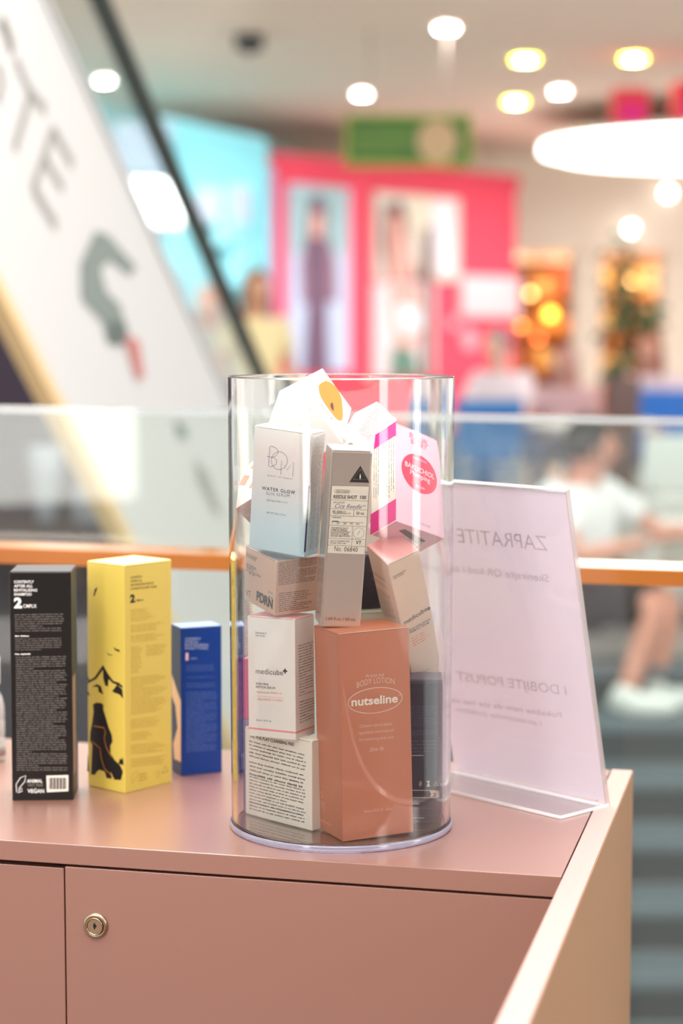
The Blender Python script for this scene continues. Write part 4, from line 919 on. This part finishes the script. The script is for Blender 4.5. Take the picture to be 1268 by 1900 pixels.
ln((914, 1341), (1160, 1350)); [T_(s_, (x_, 1358 + (x_ - 912) * .035), (x_ + wd, 1358 + (x_ + wd - 912) * .035), .0014) for s_, x_, wd in (('0', 912, 6), ('100', 950, 22), ('300', 1001, 24), ('700', 1052, 24), ('900', 1100, 26))]
for i, (s_, x1) in enumerate((('THE REEDLE SHOT', 1040), ('FORMULA REFINES', 1030), ('ROUGH SKIN AND DEAD', 1052), ('SKIN CELLS TO MAKE', 1040), ('NATURAL, SMOOTH SKIN', 1054))): T_(s_, (906 - i * .6, 1396 + i * 15.5), (x1, 1400 + i * 15.5), .0014, bold=.005)
T_('USE AT THE FIRST STEP', (900, 1497), (1050, 1502), .0013); T_('OF DAILY SKIN CARE', (899, 1513), (1022, 1517), .0013); T_('VT', (1098, 1518), (1140, 1520), .0030, 'ink_black', bold=.01)
T_('No.', (932, 1570), (988, 1573), .0040, 'ink_black', bold=-.005); T_('06840', (1008, 1574), (1112, 1578), .0040, 'ink_black', bold=-.005, track=1.1)
c.p.stroke(c.A, oval(c.A, *c.A.px(*Sx(1121, 1430)), .0042, .0042, 24), .0002, 'ink_slate', 'seal_ring', .0003, px=False, closed=True); ln((1112, 1445), (1132, 1412))
C4 = lambda x, y: (400 + x / 3.6533, 1080 + y / 3.6533)
c.p.text(c.A, '1.69 fl.oz. / 50 mL', C4(750, 254), C4(950, 262), .0024, 'ink_black', nm='lettering'); c.done()

# rose metal capsule cream carton
pm = mat('card_rose_metal', (220, 186, 166), .3, .45)
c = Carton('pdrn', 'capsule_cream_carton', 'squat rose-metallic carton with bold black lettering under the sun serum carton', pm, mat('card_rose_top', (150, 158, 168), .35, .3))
c.p.text(c.B, 'PDRN', C4(280, 118), C4(391, 180), .0078, 'ink_black', bold=.04, nm='lettering')
for q in ((369, 66), (386, 73), (369, 97), (386, 104)): c.p.poly(c.B, oval(c.B, *c.B.px(*C4(*q)), .0008, .0009, 14), 'ink_teal', 'green_dots', px=False)
c.p.text(c.B, 'VT', C4(202, 88), C4(240, 102), .0052, 'ink_brown', nm='lettering')
for i, (s_, a, b) in enumerate((('CICA COLLAGEN', (240, 1595), (330, 1640)), ('PDRN EXOSOME', (238, 1612), (318, 1655)), ('100 CAPSULE', (240, 1680), (322, 1720)), ('CREAM 100', (240, 1700), (300, 1730)), ('DAILY SOOTHING CAPSULE', (236, 1722), (358, 1782)), ('50 ml', (262, 1750), (310, 1772)))):
    c.p.text(c.B, s_, A4(*a), A4(*b), .0019, 'ink_brown', bold=.01 if i in (2, 3) else 0, nm='lettering')
c.p.rows(c.A, A4(500, 1665), A4(800, 1615), A4(790, 1800), A4(497, 1845), 15, 'ink_brown', .62, .02, 121); c.p.rows(c.A, C4(432, 70), C4(668, 45), C4(660, 170), C4(432, 205), 10, 'ink_brown', .6, .25, 122); c.done()

# pink plumping serum carton
c = Carton('eq', 'plumping_serum_carton', 'pale pink serum carton with a crimson oval, tilted at the upper right', mat('card_pale_pink', (238, 190, 208), .4), mat('card_pale_pink_top', (240, 200, 214), .4))
B4 = lambda x, y: (600 + x / 4.2233, 650 + y / 4.2233)
def along(pl, x0, x1, f, g): pass
c.rect(c.B, 0, 0, c.t, c.h, 'ink_cream', 'side_ground', .00005)
c.p.poly(c.B, [B4(382, 680), B4(572, 556), B4(572, 665), B4(382, 788)], 'ink_magenta', 'magenta_band'); c.p.poly(c.B, [B4(372, 1285), B4(570, 1160), B4(568, 1328), B4(369, 1448)], 'ink_magenta', 'magenta_band')
c.p.rows(c.B, B4(395, 770), B4(560, 680), B4(560, 1140), B4(388, 1240), 10, 'ink_midgrey', .45, .15, 131, vert=True)
c.p.text(c.A, 'EQQUAL', B4(678, 676), B4(830, 748), .0046, 'ink_rose', bold=.02, nm='lettering'); c.p.text(c.A, 'BERRY', B4(690, 728), B4(820, 786), .0046, 'ink_rose', bold=.02, nm='lettering')
u, v = c.A.px(*B4(757, 968)); c.p.poly(c.A, oval(c.A, u, v, .0188, .0172), 'ink_red', 'crimson_oval', px=False)
c.p.text(c.A, 'super firm', B4(705, 842), B4(812, 890), .0024, 'ink_white2', nm='lettering'); c.p.text(c.A, 'BAKUCHIOL', B4(640, 902), B4(876, 1012), .0046, 'ink_white2', bold=.015, nm='lettering')
c.p.text(c.A, 'Plumping', B4(680, 968), B4(840, 1042), .0048, 'ink_white2', bold=.01, nm='lettering'); c.p.text(c.A, 'Serum', B4(724, 1068), B4(795, 1098), .0032, 'ink_white2', nm='lettering')
c.p.rows(c.A, B4(725, 1180), B4(815, 1220), B4(815, 1315), B4(725, 1275), 5, 'ink_white2', .6, .25, 132); c.p.text(c.A, '30 ml / 1.01 FL.OZ.', B4(716, 1345), B4(836, 1392), .0018, 'ink_lilac', nm='lettering')
c.p.poly(c.D, [B4(590, 1410), B4(640, 1400), B4(800, 1490), B4(755, 1530)], 'ink_brown', 'barcode_strip', .0002)
for k in range(10):
    x = 712 + k * 7; c.p.poly(c.D, [B4(x, 1518 + k * .0 - (x - 712) * .35), B4(x + 3, 1516 - (x - 712) * .35), B4(x + 23, 1530 - (x - 712) * .35), B4(x + 20, 1532 - (x - 712) * .35)], 'ink_cream', 'barcode_lines', .0003)
c.done()

# beige cream carton, leaning
c = Carton('cream', 'firming_cream_carton', 'beige leaning cream carton with glowing pink lid at the right of the cylinder', mat('card_beige', (234, 206, 182), .42), mat('card_pink_lid', (250, 176, 172), .3))
E4 = lambda x, y: (650 + x / 5.94, 980 + y / 5.94)
c.p.text(c.A, 'Dedicated to', E4(472, 545), E4(606, 466), .0019, 'ink_midgrey', nm='lettering'); c.p.text(c.A, 'real results', E4(480, 565), E4(590, 500), .0019, 'ink_midgrey', nm='lettering')
c.p.text(c.A, 'medicube', E4(600, 1062), E4(850, 905), .0046, 'ink_black', nm='logo_lettering')
u, v = c.A.px(*E4(864, 882))
for a_, b_ in (((-.0019, -.0005), (.0019, .0005)), ((-.0005, -.0019), (.0005, .0019))): c.rect(c.A, u + a_[0], v + a_[1], u + b_[0], v + b_[1], 'ink_black', 'logo_cross', .0002)
c.p.text(c.A, 'TRIPLE HYALURONIC', E4(640, 1142), E4(890, 1005), .0021, 'ink_midgrey', bold=.01, nm='lettering'); c.p.text(c.A, 'FIRMING CREAM', E4(660, 1160), E4(872, 1045), .0021, 'ink_midgrey', bold=.01, nm='lettering')
c.p.rows(c.A, E4(670, 1200), E4(850, 1110), E4(900, 1200), E4(700, 1310), 4, 'ink_coral', .45, .35, 141); c.p.text(c.A, '50 ml / 1.69 fl. oz.', E4(735, 1638), E4(884, 1550), .0017, 'ink_grey', nm='lettering')
vv = c.A.px(*E4(705, 1735))[1]; c.rect(c.A, 0, vv - .0006, c.w, vv + .0010, 'ink_coral', 'coral_stripe', .0002)
c.p.rows(c.B, E4(215, 445), E4(388, 560), E4(400, 600), E4(228, 485), 2, 'ink_brown', .6, .1, 142); c.p.rows(c.B, E4(235, 525), E4(410, 635), E4(418, 670), E4(245, 560), 3, 'ink_grey', .5, .2, 143)
c.p.rows(c.B, E4(290, 640), E4(440, 745), E4(520, 1010), E4(370, 960), 22, 'ink_grey', .55, .08, 144); c.done()

# white carton with the orange fruit half
c = Carton('almond', 'fruit_soap_carton', 'white carton with an orange fruit half printed on it, sticking out on top', mat('card_bright_white', (250, 250, 248), .4))
F4 = lambda x, y: (480 + x / 6.34, 665 + y / 6.34)
c.p.poly(c.A, [F4(*q) for q in ((705, 320), (740, 285), (790, 262), (850, 285), (905, 330), (950, 400), (978, 470), (990, 580), (995, 680), (985, 725), (950, 735), (905, 700), (850, 630), (790, 550), (740, 470), (712, 400))], 'ink_orange', 'fruit_picture')
c.p.poly(c.A, [F4(*q) for q in ((842, 560), (850, 525), (866, 515), (880, 560), (882, 620), (862, 600))], 'ink_brown', 'fruit_seed', .0003)
c.p.text(c.A, 'Soothing', F4(728, 545), F4(868, 728), .0030, 'ink_grey', shear=.3, nm='lettering', flip=False); c.p.text(c.A, 'soap', F4(955, 905), F4(1015, 990), .0030, 'ink_midgrey', shear=.3, nm='lettering')
c.p.stroke(c.B, [F4(437, 628), F4(485, 592)], .0004, 'ink_midgrey', 'printed_line'); c.p.stroke(c.B, [F4(455, 675), F4(462, 655), F4(495, 645), F4(480, 660)], .0004, 'ink_grey', 'printed_line')
c.p.stroke(c.B, [F4(620, 350), F4(650, 315)], .0003, 'ink_grey', 'printed_line'); c.p.stroke(c.B, [F4(617, 458), F4(630, 466)], .0006, 'ink_midgrey', 'printed_line'); c.p.stroke(c.D, [F4(612, 570), F4(570, 780)], .0003, 'ink_grey', 'flap_line'); c.done()

# white carton with grey text
c = Carton('text', 'grey_text_carton', 'white carton with grey text lines, tilted behind the silver and pink cartons', mat('card_white', (244, 242, 240), .45))
G4 = lambda x, y: (630 + x / 6.038, 730 + y / 6.038)
c.p.rows(c.A, G4(430, 140), G4(560, 320), G4(350, 560), G4(180, 400), 16, 'ink_grey', .5, .12, 151); c.done()

# carton with slanted orange marks at the far left
c = Carton('strip', 'orange_mark_carton', 'white carton with slanted orange-pink marks half hidden at the left wall', mat('card_white', (244, 242, 240)))
K4 = lambda x, y: (420 + x / 11.18, 830 + y / 11.18)
for q in (((470, 440), (590, 300), (640, 300), (560, 450)), ((218, 780), (345, 575), (480, 590), (370, 790)), ((462, 840), (570, 650), (640, 660), (560, 860))): c.p.poly(c.A, [K4(*p) for p in q], 'ink_apricot' if 'ink_apricot' in MATS else (mat('ink_apricot', (250, 176, 136), .5) and 'ink_apricot'), 'apricot_mark')
c.rect(c.D, 0, 0, c.w, c.t, 'ink_dusty' if 'ink_dusty' in MATS else (mat('ink_dusty', (204, 148, 128), .5) and 'ink_dusty'), 'base_print')
c.p.rows(c.D, K4(300, 1300), K4(545, 1130), K4(515, 1560), K4(390, 1450), 9, 'ink_brown', .35, .1, 161); c.done()

# navy tin-like carton, bottom right
def free(key, name, label, base, yaw, w, t, h, m, top=None, bev=.0007, lean=(0, 0)):
    M3 = Matrix.Rotation(yaw, 3, 'Z') @ Matrix.Rotation(lean[0], 3, 'X') @ Matrix.Rotation(lean[1], 3, 'Y')
    o = Vector(base); BX[key] = (list(o), [[M3[i][j] for j in range(3)] for i in range(3)], [w, t, h])
    return Carton(key, name, label, m, top, bev)
FZ = .9552
pR = atz(819, 1529, FZ)
yw = math.radians(-6); wN = .052; base = pR - Vector((math.cos(yw), math.sin(yw), 0)) * wN
hN = .1165
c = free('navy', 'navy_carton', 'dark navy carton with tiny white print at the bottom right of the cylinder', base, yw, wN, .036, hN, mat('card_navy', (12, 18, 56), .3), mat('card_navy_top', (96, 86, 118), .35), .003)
D4 = lambda x, y: (600 + x / 3.6533, 1080 + y / 3.6533)
c.p.rows(c.A, D4(560, 835), D4(775, 830), D4(775, 970), D4(560, 975), 10, 'ink_navyprint', .5, .06, 171); c.p.rows(c.A, D4(560, 1000), D4(775, 996), D4(775, 1035), D4(560, 1040), 3, 'ink_navyprint', .5, .1, 172)
c.p.rows(c.A, D4(560, 1065), D4(775, 1062), D4(770, 1155), D4(560, 1160), 4, 'ink_navyprint', .4, .2, 173); c.p.rows(c.A, D4(600, 1166), D4(685, 1166), D4(685, 1180), D4(600, 1180), 1, 'ink_white', .5, .0, 174)
for s_ in ([(745, 1378), (757, 1350), (772, 1378)],): c.p.stroke(c.A, [D4(*q) for q in s_], .0006, 'ink_white', 'recycling_mark', closed=True)
c.p.poly(c.A, [D4(*q) for q in ((697, 1345), (722, 1345), (712, 1362), (722, 1384), (697, 1384), (706, 1362))], 'ink_white', 'hourglass_mark'); c.p.poly(c.A, [D4(*q) for q in ((650, 1350), (664, 1345), (668, 1368), (656, 1386), (645, 1372))], 'ink_greywhite', 'hand_mark')
c.p.stroke(c.A, [D4(*q) for q in ((590, 1408), (770, 1410), (778, 1418), (778, 1452), (770, 1460), (590, 1458))], .0004, 'ink_white', 'label_frame'); c.p.poly(c.A, [D4(*q) for q in ((718, 1412), (774, 1414), (774, 1456), (718, 1455), (728, 1434))], 'ink_cream', 'label_patch')
c.p.poly(c.A, [D4(*q) for q in ((680, 1420), (708, 1418), (708, 1446), (680, 1446))], 'ink_black', 'box_mark'); c.p.text(c.A, '2', D4(738, 1450), D4(762, 1450), .0030, 'ink_black', nm='lettering', off=.0003)
for a_, b_ in (((590, 1484), (765, 1488)), ((590, 1530), (765, 1532)), ((590, 1576), (765, 1578)), ((590, 1618), (765, 1620)), ((678, 1486), (678, 1577)), ((765, 1488), (765, 1620))): c.p.stroke(c.A, [D4(*a_), D4(*b_)], .0002, 'ink_navyprint', 'table_rules')
c.p.rows(c.A, D4(605, 1495), D4(655, 1495), D4(655, 1508), D4(605, 1508), 1, 'ink_white', .5, 0, 175); c.p.rows(c.A, D4(600, 1588), D4(690, 1590), D4(690, 1603), D4(600, 1602), 1, 'ink_white', .5, 0, 176)
c.done()
# magenta carton standing on a violet one, left wall
c = free('violet', 'violet_carton', 'slim violet carton standing by the left cylinder wall under the magenta one', Vector((-.0835, 1.560, FZ)), math.radians(-14), .030, .018, .0760, mat('card_violet', (112, 108, 168), .4)); c.done()
pM = at(441, 1223, 1.545)
c = free('magenta', 'magenta_carton', 'magenta carton peeking out at the left between wall and serum carton', Vector((-.0820, 1.5605, FZ + .0765)), math.radians(-14), .042, .018, .0500, mat('card_magenta', (206, 8, 124), .4), mat('card_magenta_top', (214, 150, 170), .4))
c.p.rows(c.A, (450, 1118), (470, 1118), (470, 1218), (450, 1218), 22, 'ink_rose', .5, .1, 181); c.done()
# hidden ones behind: navy and pale green
c = free('pale', 'pale_green_carton', 'pale grey-green carton glimpsed behind the lotion carton top', Vector((.012, 1.548, FZ)), math.radians(12), .040, .030, .166, mat('card_pale_green', (206, 210, 190), .5)); c.done()
c = free('dnavy', 'dark_navy_carton', 'very dark carton glimpsed between silver and beige cartons', Vector((.008, 1.560, FZ + .1665)), math.radians(20), .036, .028, .044, mat('card_dark_navy', (14, 20, 40), .4)); c.done()

# ------------------------------------------------------------ acrylic cylinder
RB, RT, HT, WL = .0880, .0899, .3612, .0038
cyl = thing('acrylic_cylinder', 'clear acrylic cylinder bin filled with cosmetic cartons, on the cabinet', 'container', (-.0004, 1.5372, TOPZ))
RM = lambda z: RB + (RT - RB) * z / HT
prof = [(0, .0003), (RB * .97, .0003), (RB - .0016, .0003), (RB - .0012, .0003), (RB, .0014), (RB, .0020), (RM(.006), .006), (RM(.02), .02), (RM(HT * .5), HT * .5), (RM(HT - .02), HT - .02), (RT, HT - .0014), (RT, HT - .0008), (RT - .0008, HT),
        (RT - .0012, HT), (RT - WL + .0012, HT), (RT - WL + .0008, HT), (RT - WL, HT - .0008), (RT - WL, HT - .0014), (RM(HT - .02) - WL, HT - .02), (RM(HT * .5) - WL, HT * .5), (RM(.02) - WL, .02), (RM(.0075) - WL, .0075), (RB - WL, .0062), (RB - WL - .0008, .0050), (RB - WL - .0014, .0050), (RB * .9, .0050), (0, .0050)]
bm_obj('cylinder_wall', lathe(prof, 200), acrylic, cyl, True)
bm_obj('base_ring', lathe([(RB + .0004, .0003), (RB + .0010, .0003), (RB + .0016, .0012), (RB + .0016, .0044), (RB + .0010, .0054), (RB + .0004, .0054)], 200, close=True), acrylic_base, cyl, True)

# ------------------------------------------------------------ acrylic sign holder with mirrored print
R0 = Vector((.2233, 1.5948, TOPZ)); SD = Vector((-.687, .727, 0)).normalized(); SN = Vector((-SD.y, SD.x, 0)); SN = SN if SN.y < 0 else -SN
SWd, hd, Hh, th = .176, .057, .2685, .0022
hol = thing('sign_holder', 'slanted clear acrylic sign holder with a mirrored white notice, right of the cylinder', 'sign holder', (R0.x, R0.y, TOPZ))
Z1 = Vector((0, 0, 1)); up_ = (SN * hd + Z1 * Hh).normalized(); Ln = math.hypot(hd, Hh); bk = up_.cross(SD).normalized()
if bk.dot(SN) < 0: bk = -bk      # towards the viewer
b0 = Z1 * .0004
def quadp(o, u, v, n): return [o, o + u, o + u + v, o + v]
prism('front_sheet', quadp(b0 + bk * .0015, SD * SWd, up_ * Ln, 0), bk * .0012, holder_acrylic, hol)
prism('back_sheet', quadp(b0 - bk * .0012, SD * SWd, up_ * Ln, 0), -bk * .0012, holder_acrylic, hol)
prism('foot_plate', quadp(b0, SD * SWd, SN * .061, 0), Z1 * .0024, holder_acrylic, hol)
for nm2, o_, v_ in (('top_edge', b0 + up_ * Ln - bk * .0024, SD * SWd), ('bend_edge', b0 - bk * .001 , SD * SWd)):
    prism(nm2, quadp(o_, v_, bk * .0051, 0), up_ * .0010, edge_white, hol)
prism('foot_edge', quadp(b0 + SN * .061, SD * SWd, SN * .0008, 0), Z1 * .0024, edge_white, hol)
prism('foot_edge', quadp(b0 - SD * .0006, SD * .0006, SN * .061, 0), Z1 * .0024, edge_white, hol)
prism('side_edge', quadp(b0 - bk * .0024 - SD * .0004, SD * .0007, up_ * Ln, 0), bk * .0051, pane_mat('side_edge_glass', (.82, .76, .74), .25, 1.2, (.9, .85, .84)), hol)
# the paper: printed side away from us, its print showing through
paper = bpy.data.materials.new('notice_paper'); paper.use_nodes = True; nt = paper.node_tree; pb_ = nt.nodes['Principled BSDF']
pb_.inputs['Base Color'].default_value = (*lin((246, 238, 244)), 1); pb_.inputs['Roughness'].default_value = .7
tl = nt.nodes.new('ShaderNodeBsdfTranslucent'); tl.inputs[0].default_value = (*lin((252, 246, 250)), 1); mxs = nt.nodes.new('ShaderNodeMixShader'); mxs.inputs[0].default_value = .45
nt.links.new(pb_.outputs[0], mxs.inputs[1]); nt.links.new(tl.outputs[0], mxs.inputs[2]); nt.links.new(mxs.outputs[0], nt.nodes['Material Output'].inputs[0]); MATS['notice_paper'] = paper
pap = thing('paper_notice', 'white paper notice with faint mirrored lettering inside the acrylic holder', 'notice'); pap.location = (R0.x, R0.y, TOPZ)
po = b0 + SD * .001 + up_ * .004 + bk * .0002
prism('paper_sheet', quadp(po, SD * (SWd - .002), up_ * (Ln - .006), 0), bk * .0002, paper, pap)
PP = Plane(Matrix.Translation(R0), po, SD, up_); PP.n = bk
mat('show_through', (214, 200, 214), .7); mat('show_through_faint', (224, 213, 223), .7)
pr = Print(pap)
def mir(s, x0, y0, x1, y1, h, mn, **k):     # text starts at the right and runs left: read from behind
    pr.text(PP, s, (x0, y0), (x1, y1), h, mn, off=.0004, nm='lettering', **k)
mir('ZAPRATITE', 1018, 1022, 851, 1006, .0135, 'show_through', bold=-.005)
mir('I', 842, 1005, 838, 1004.6, .0135, 'show_through')
mir('Skenirajte QR kod i zapratite nas', 1020, 1080, 760, 1050, .0068, 'show_through')
mir('I DOBIJTE POPUST', 1053, 1290, 850, 1262, .0090, 'show_through_faint')
mir('Pokažite nam da ste nas zapratili', 1044, 1332, 800, 1296, .0052, 'show_through'); mir('i preuzmite poklon', 1006, 1346, 850, 1320, .0052, 'show_through_faint')
pr.done()

# ------------------------------------------------------------ small clear bottle cut off at the left edge
b = atz(-11, 1412, TOPZ)
bt = thing('clear_bottle', 'small clear ribbed bottle cut off by the left picture edge', 'bottle', b)
gl = pane_mat('bottle_clear', (.86, .86, .85), .45, 1.3, (.9, .88, .88))
bm_obj('bottle_body', lathe([(0, 0), (.0095, 0), (.0105, .001), (.0105, .022), (.0098, .024), (.0105, .026), (.0105, .038), (.0098, .040), (.0105, .042), (.0100, .052), (.0085, .060), (.0050, .066), (.0048, .074), (0, .074)], 32), gl, bt, True)
bm_obj('cap', lathe([(0, .072), (.0062, .072), (.0066, .074), (.0066, .096), (.006, .098), (0, .098)], 32), mat('cap_white', (236, 230, 226), .35), bt, True)
bm_obj('label_band', lathe([(.0107, .006), (.0109, .006), (.0109, .018), (.0107, .018)], 32, close=True), mat('label_grey', (170, 160, 158), .5), bt, True)
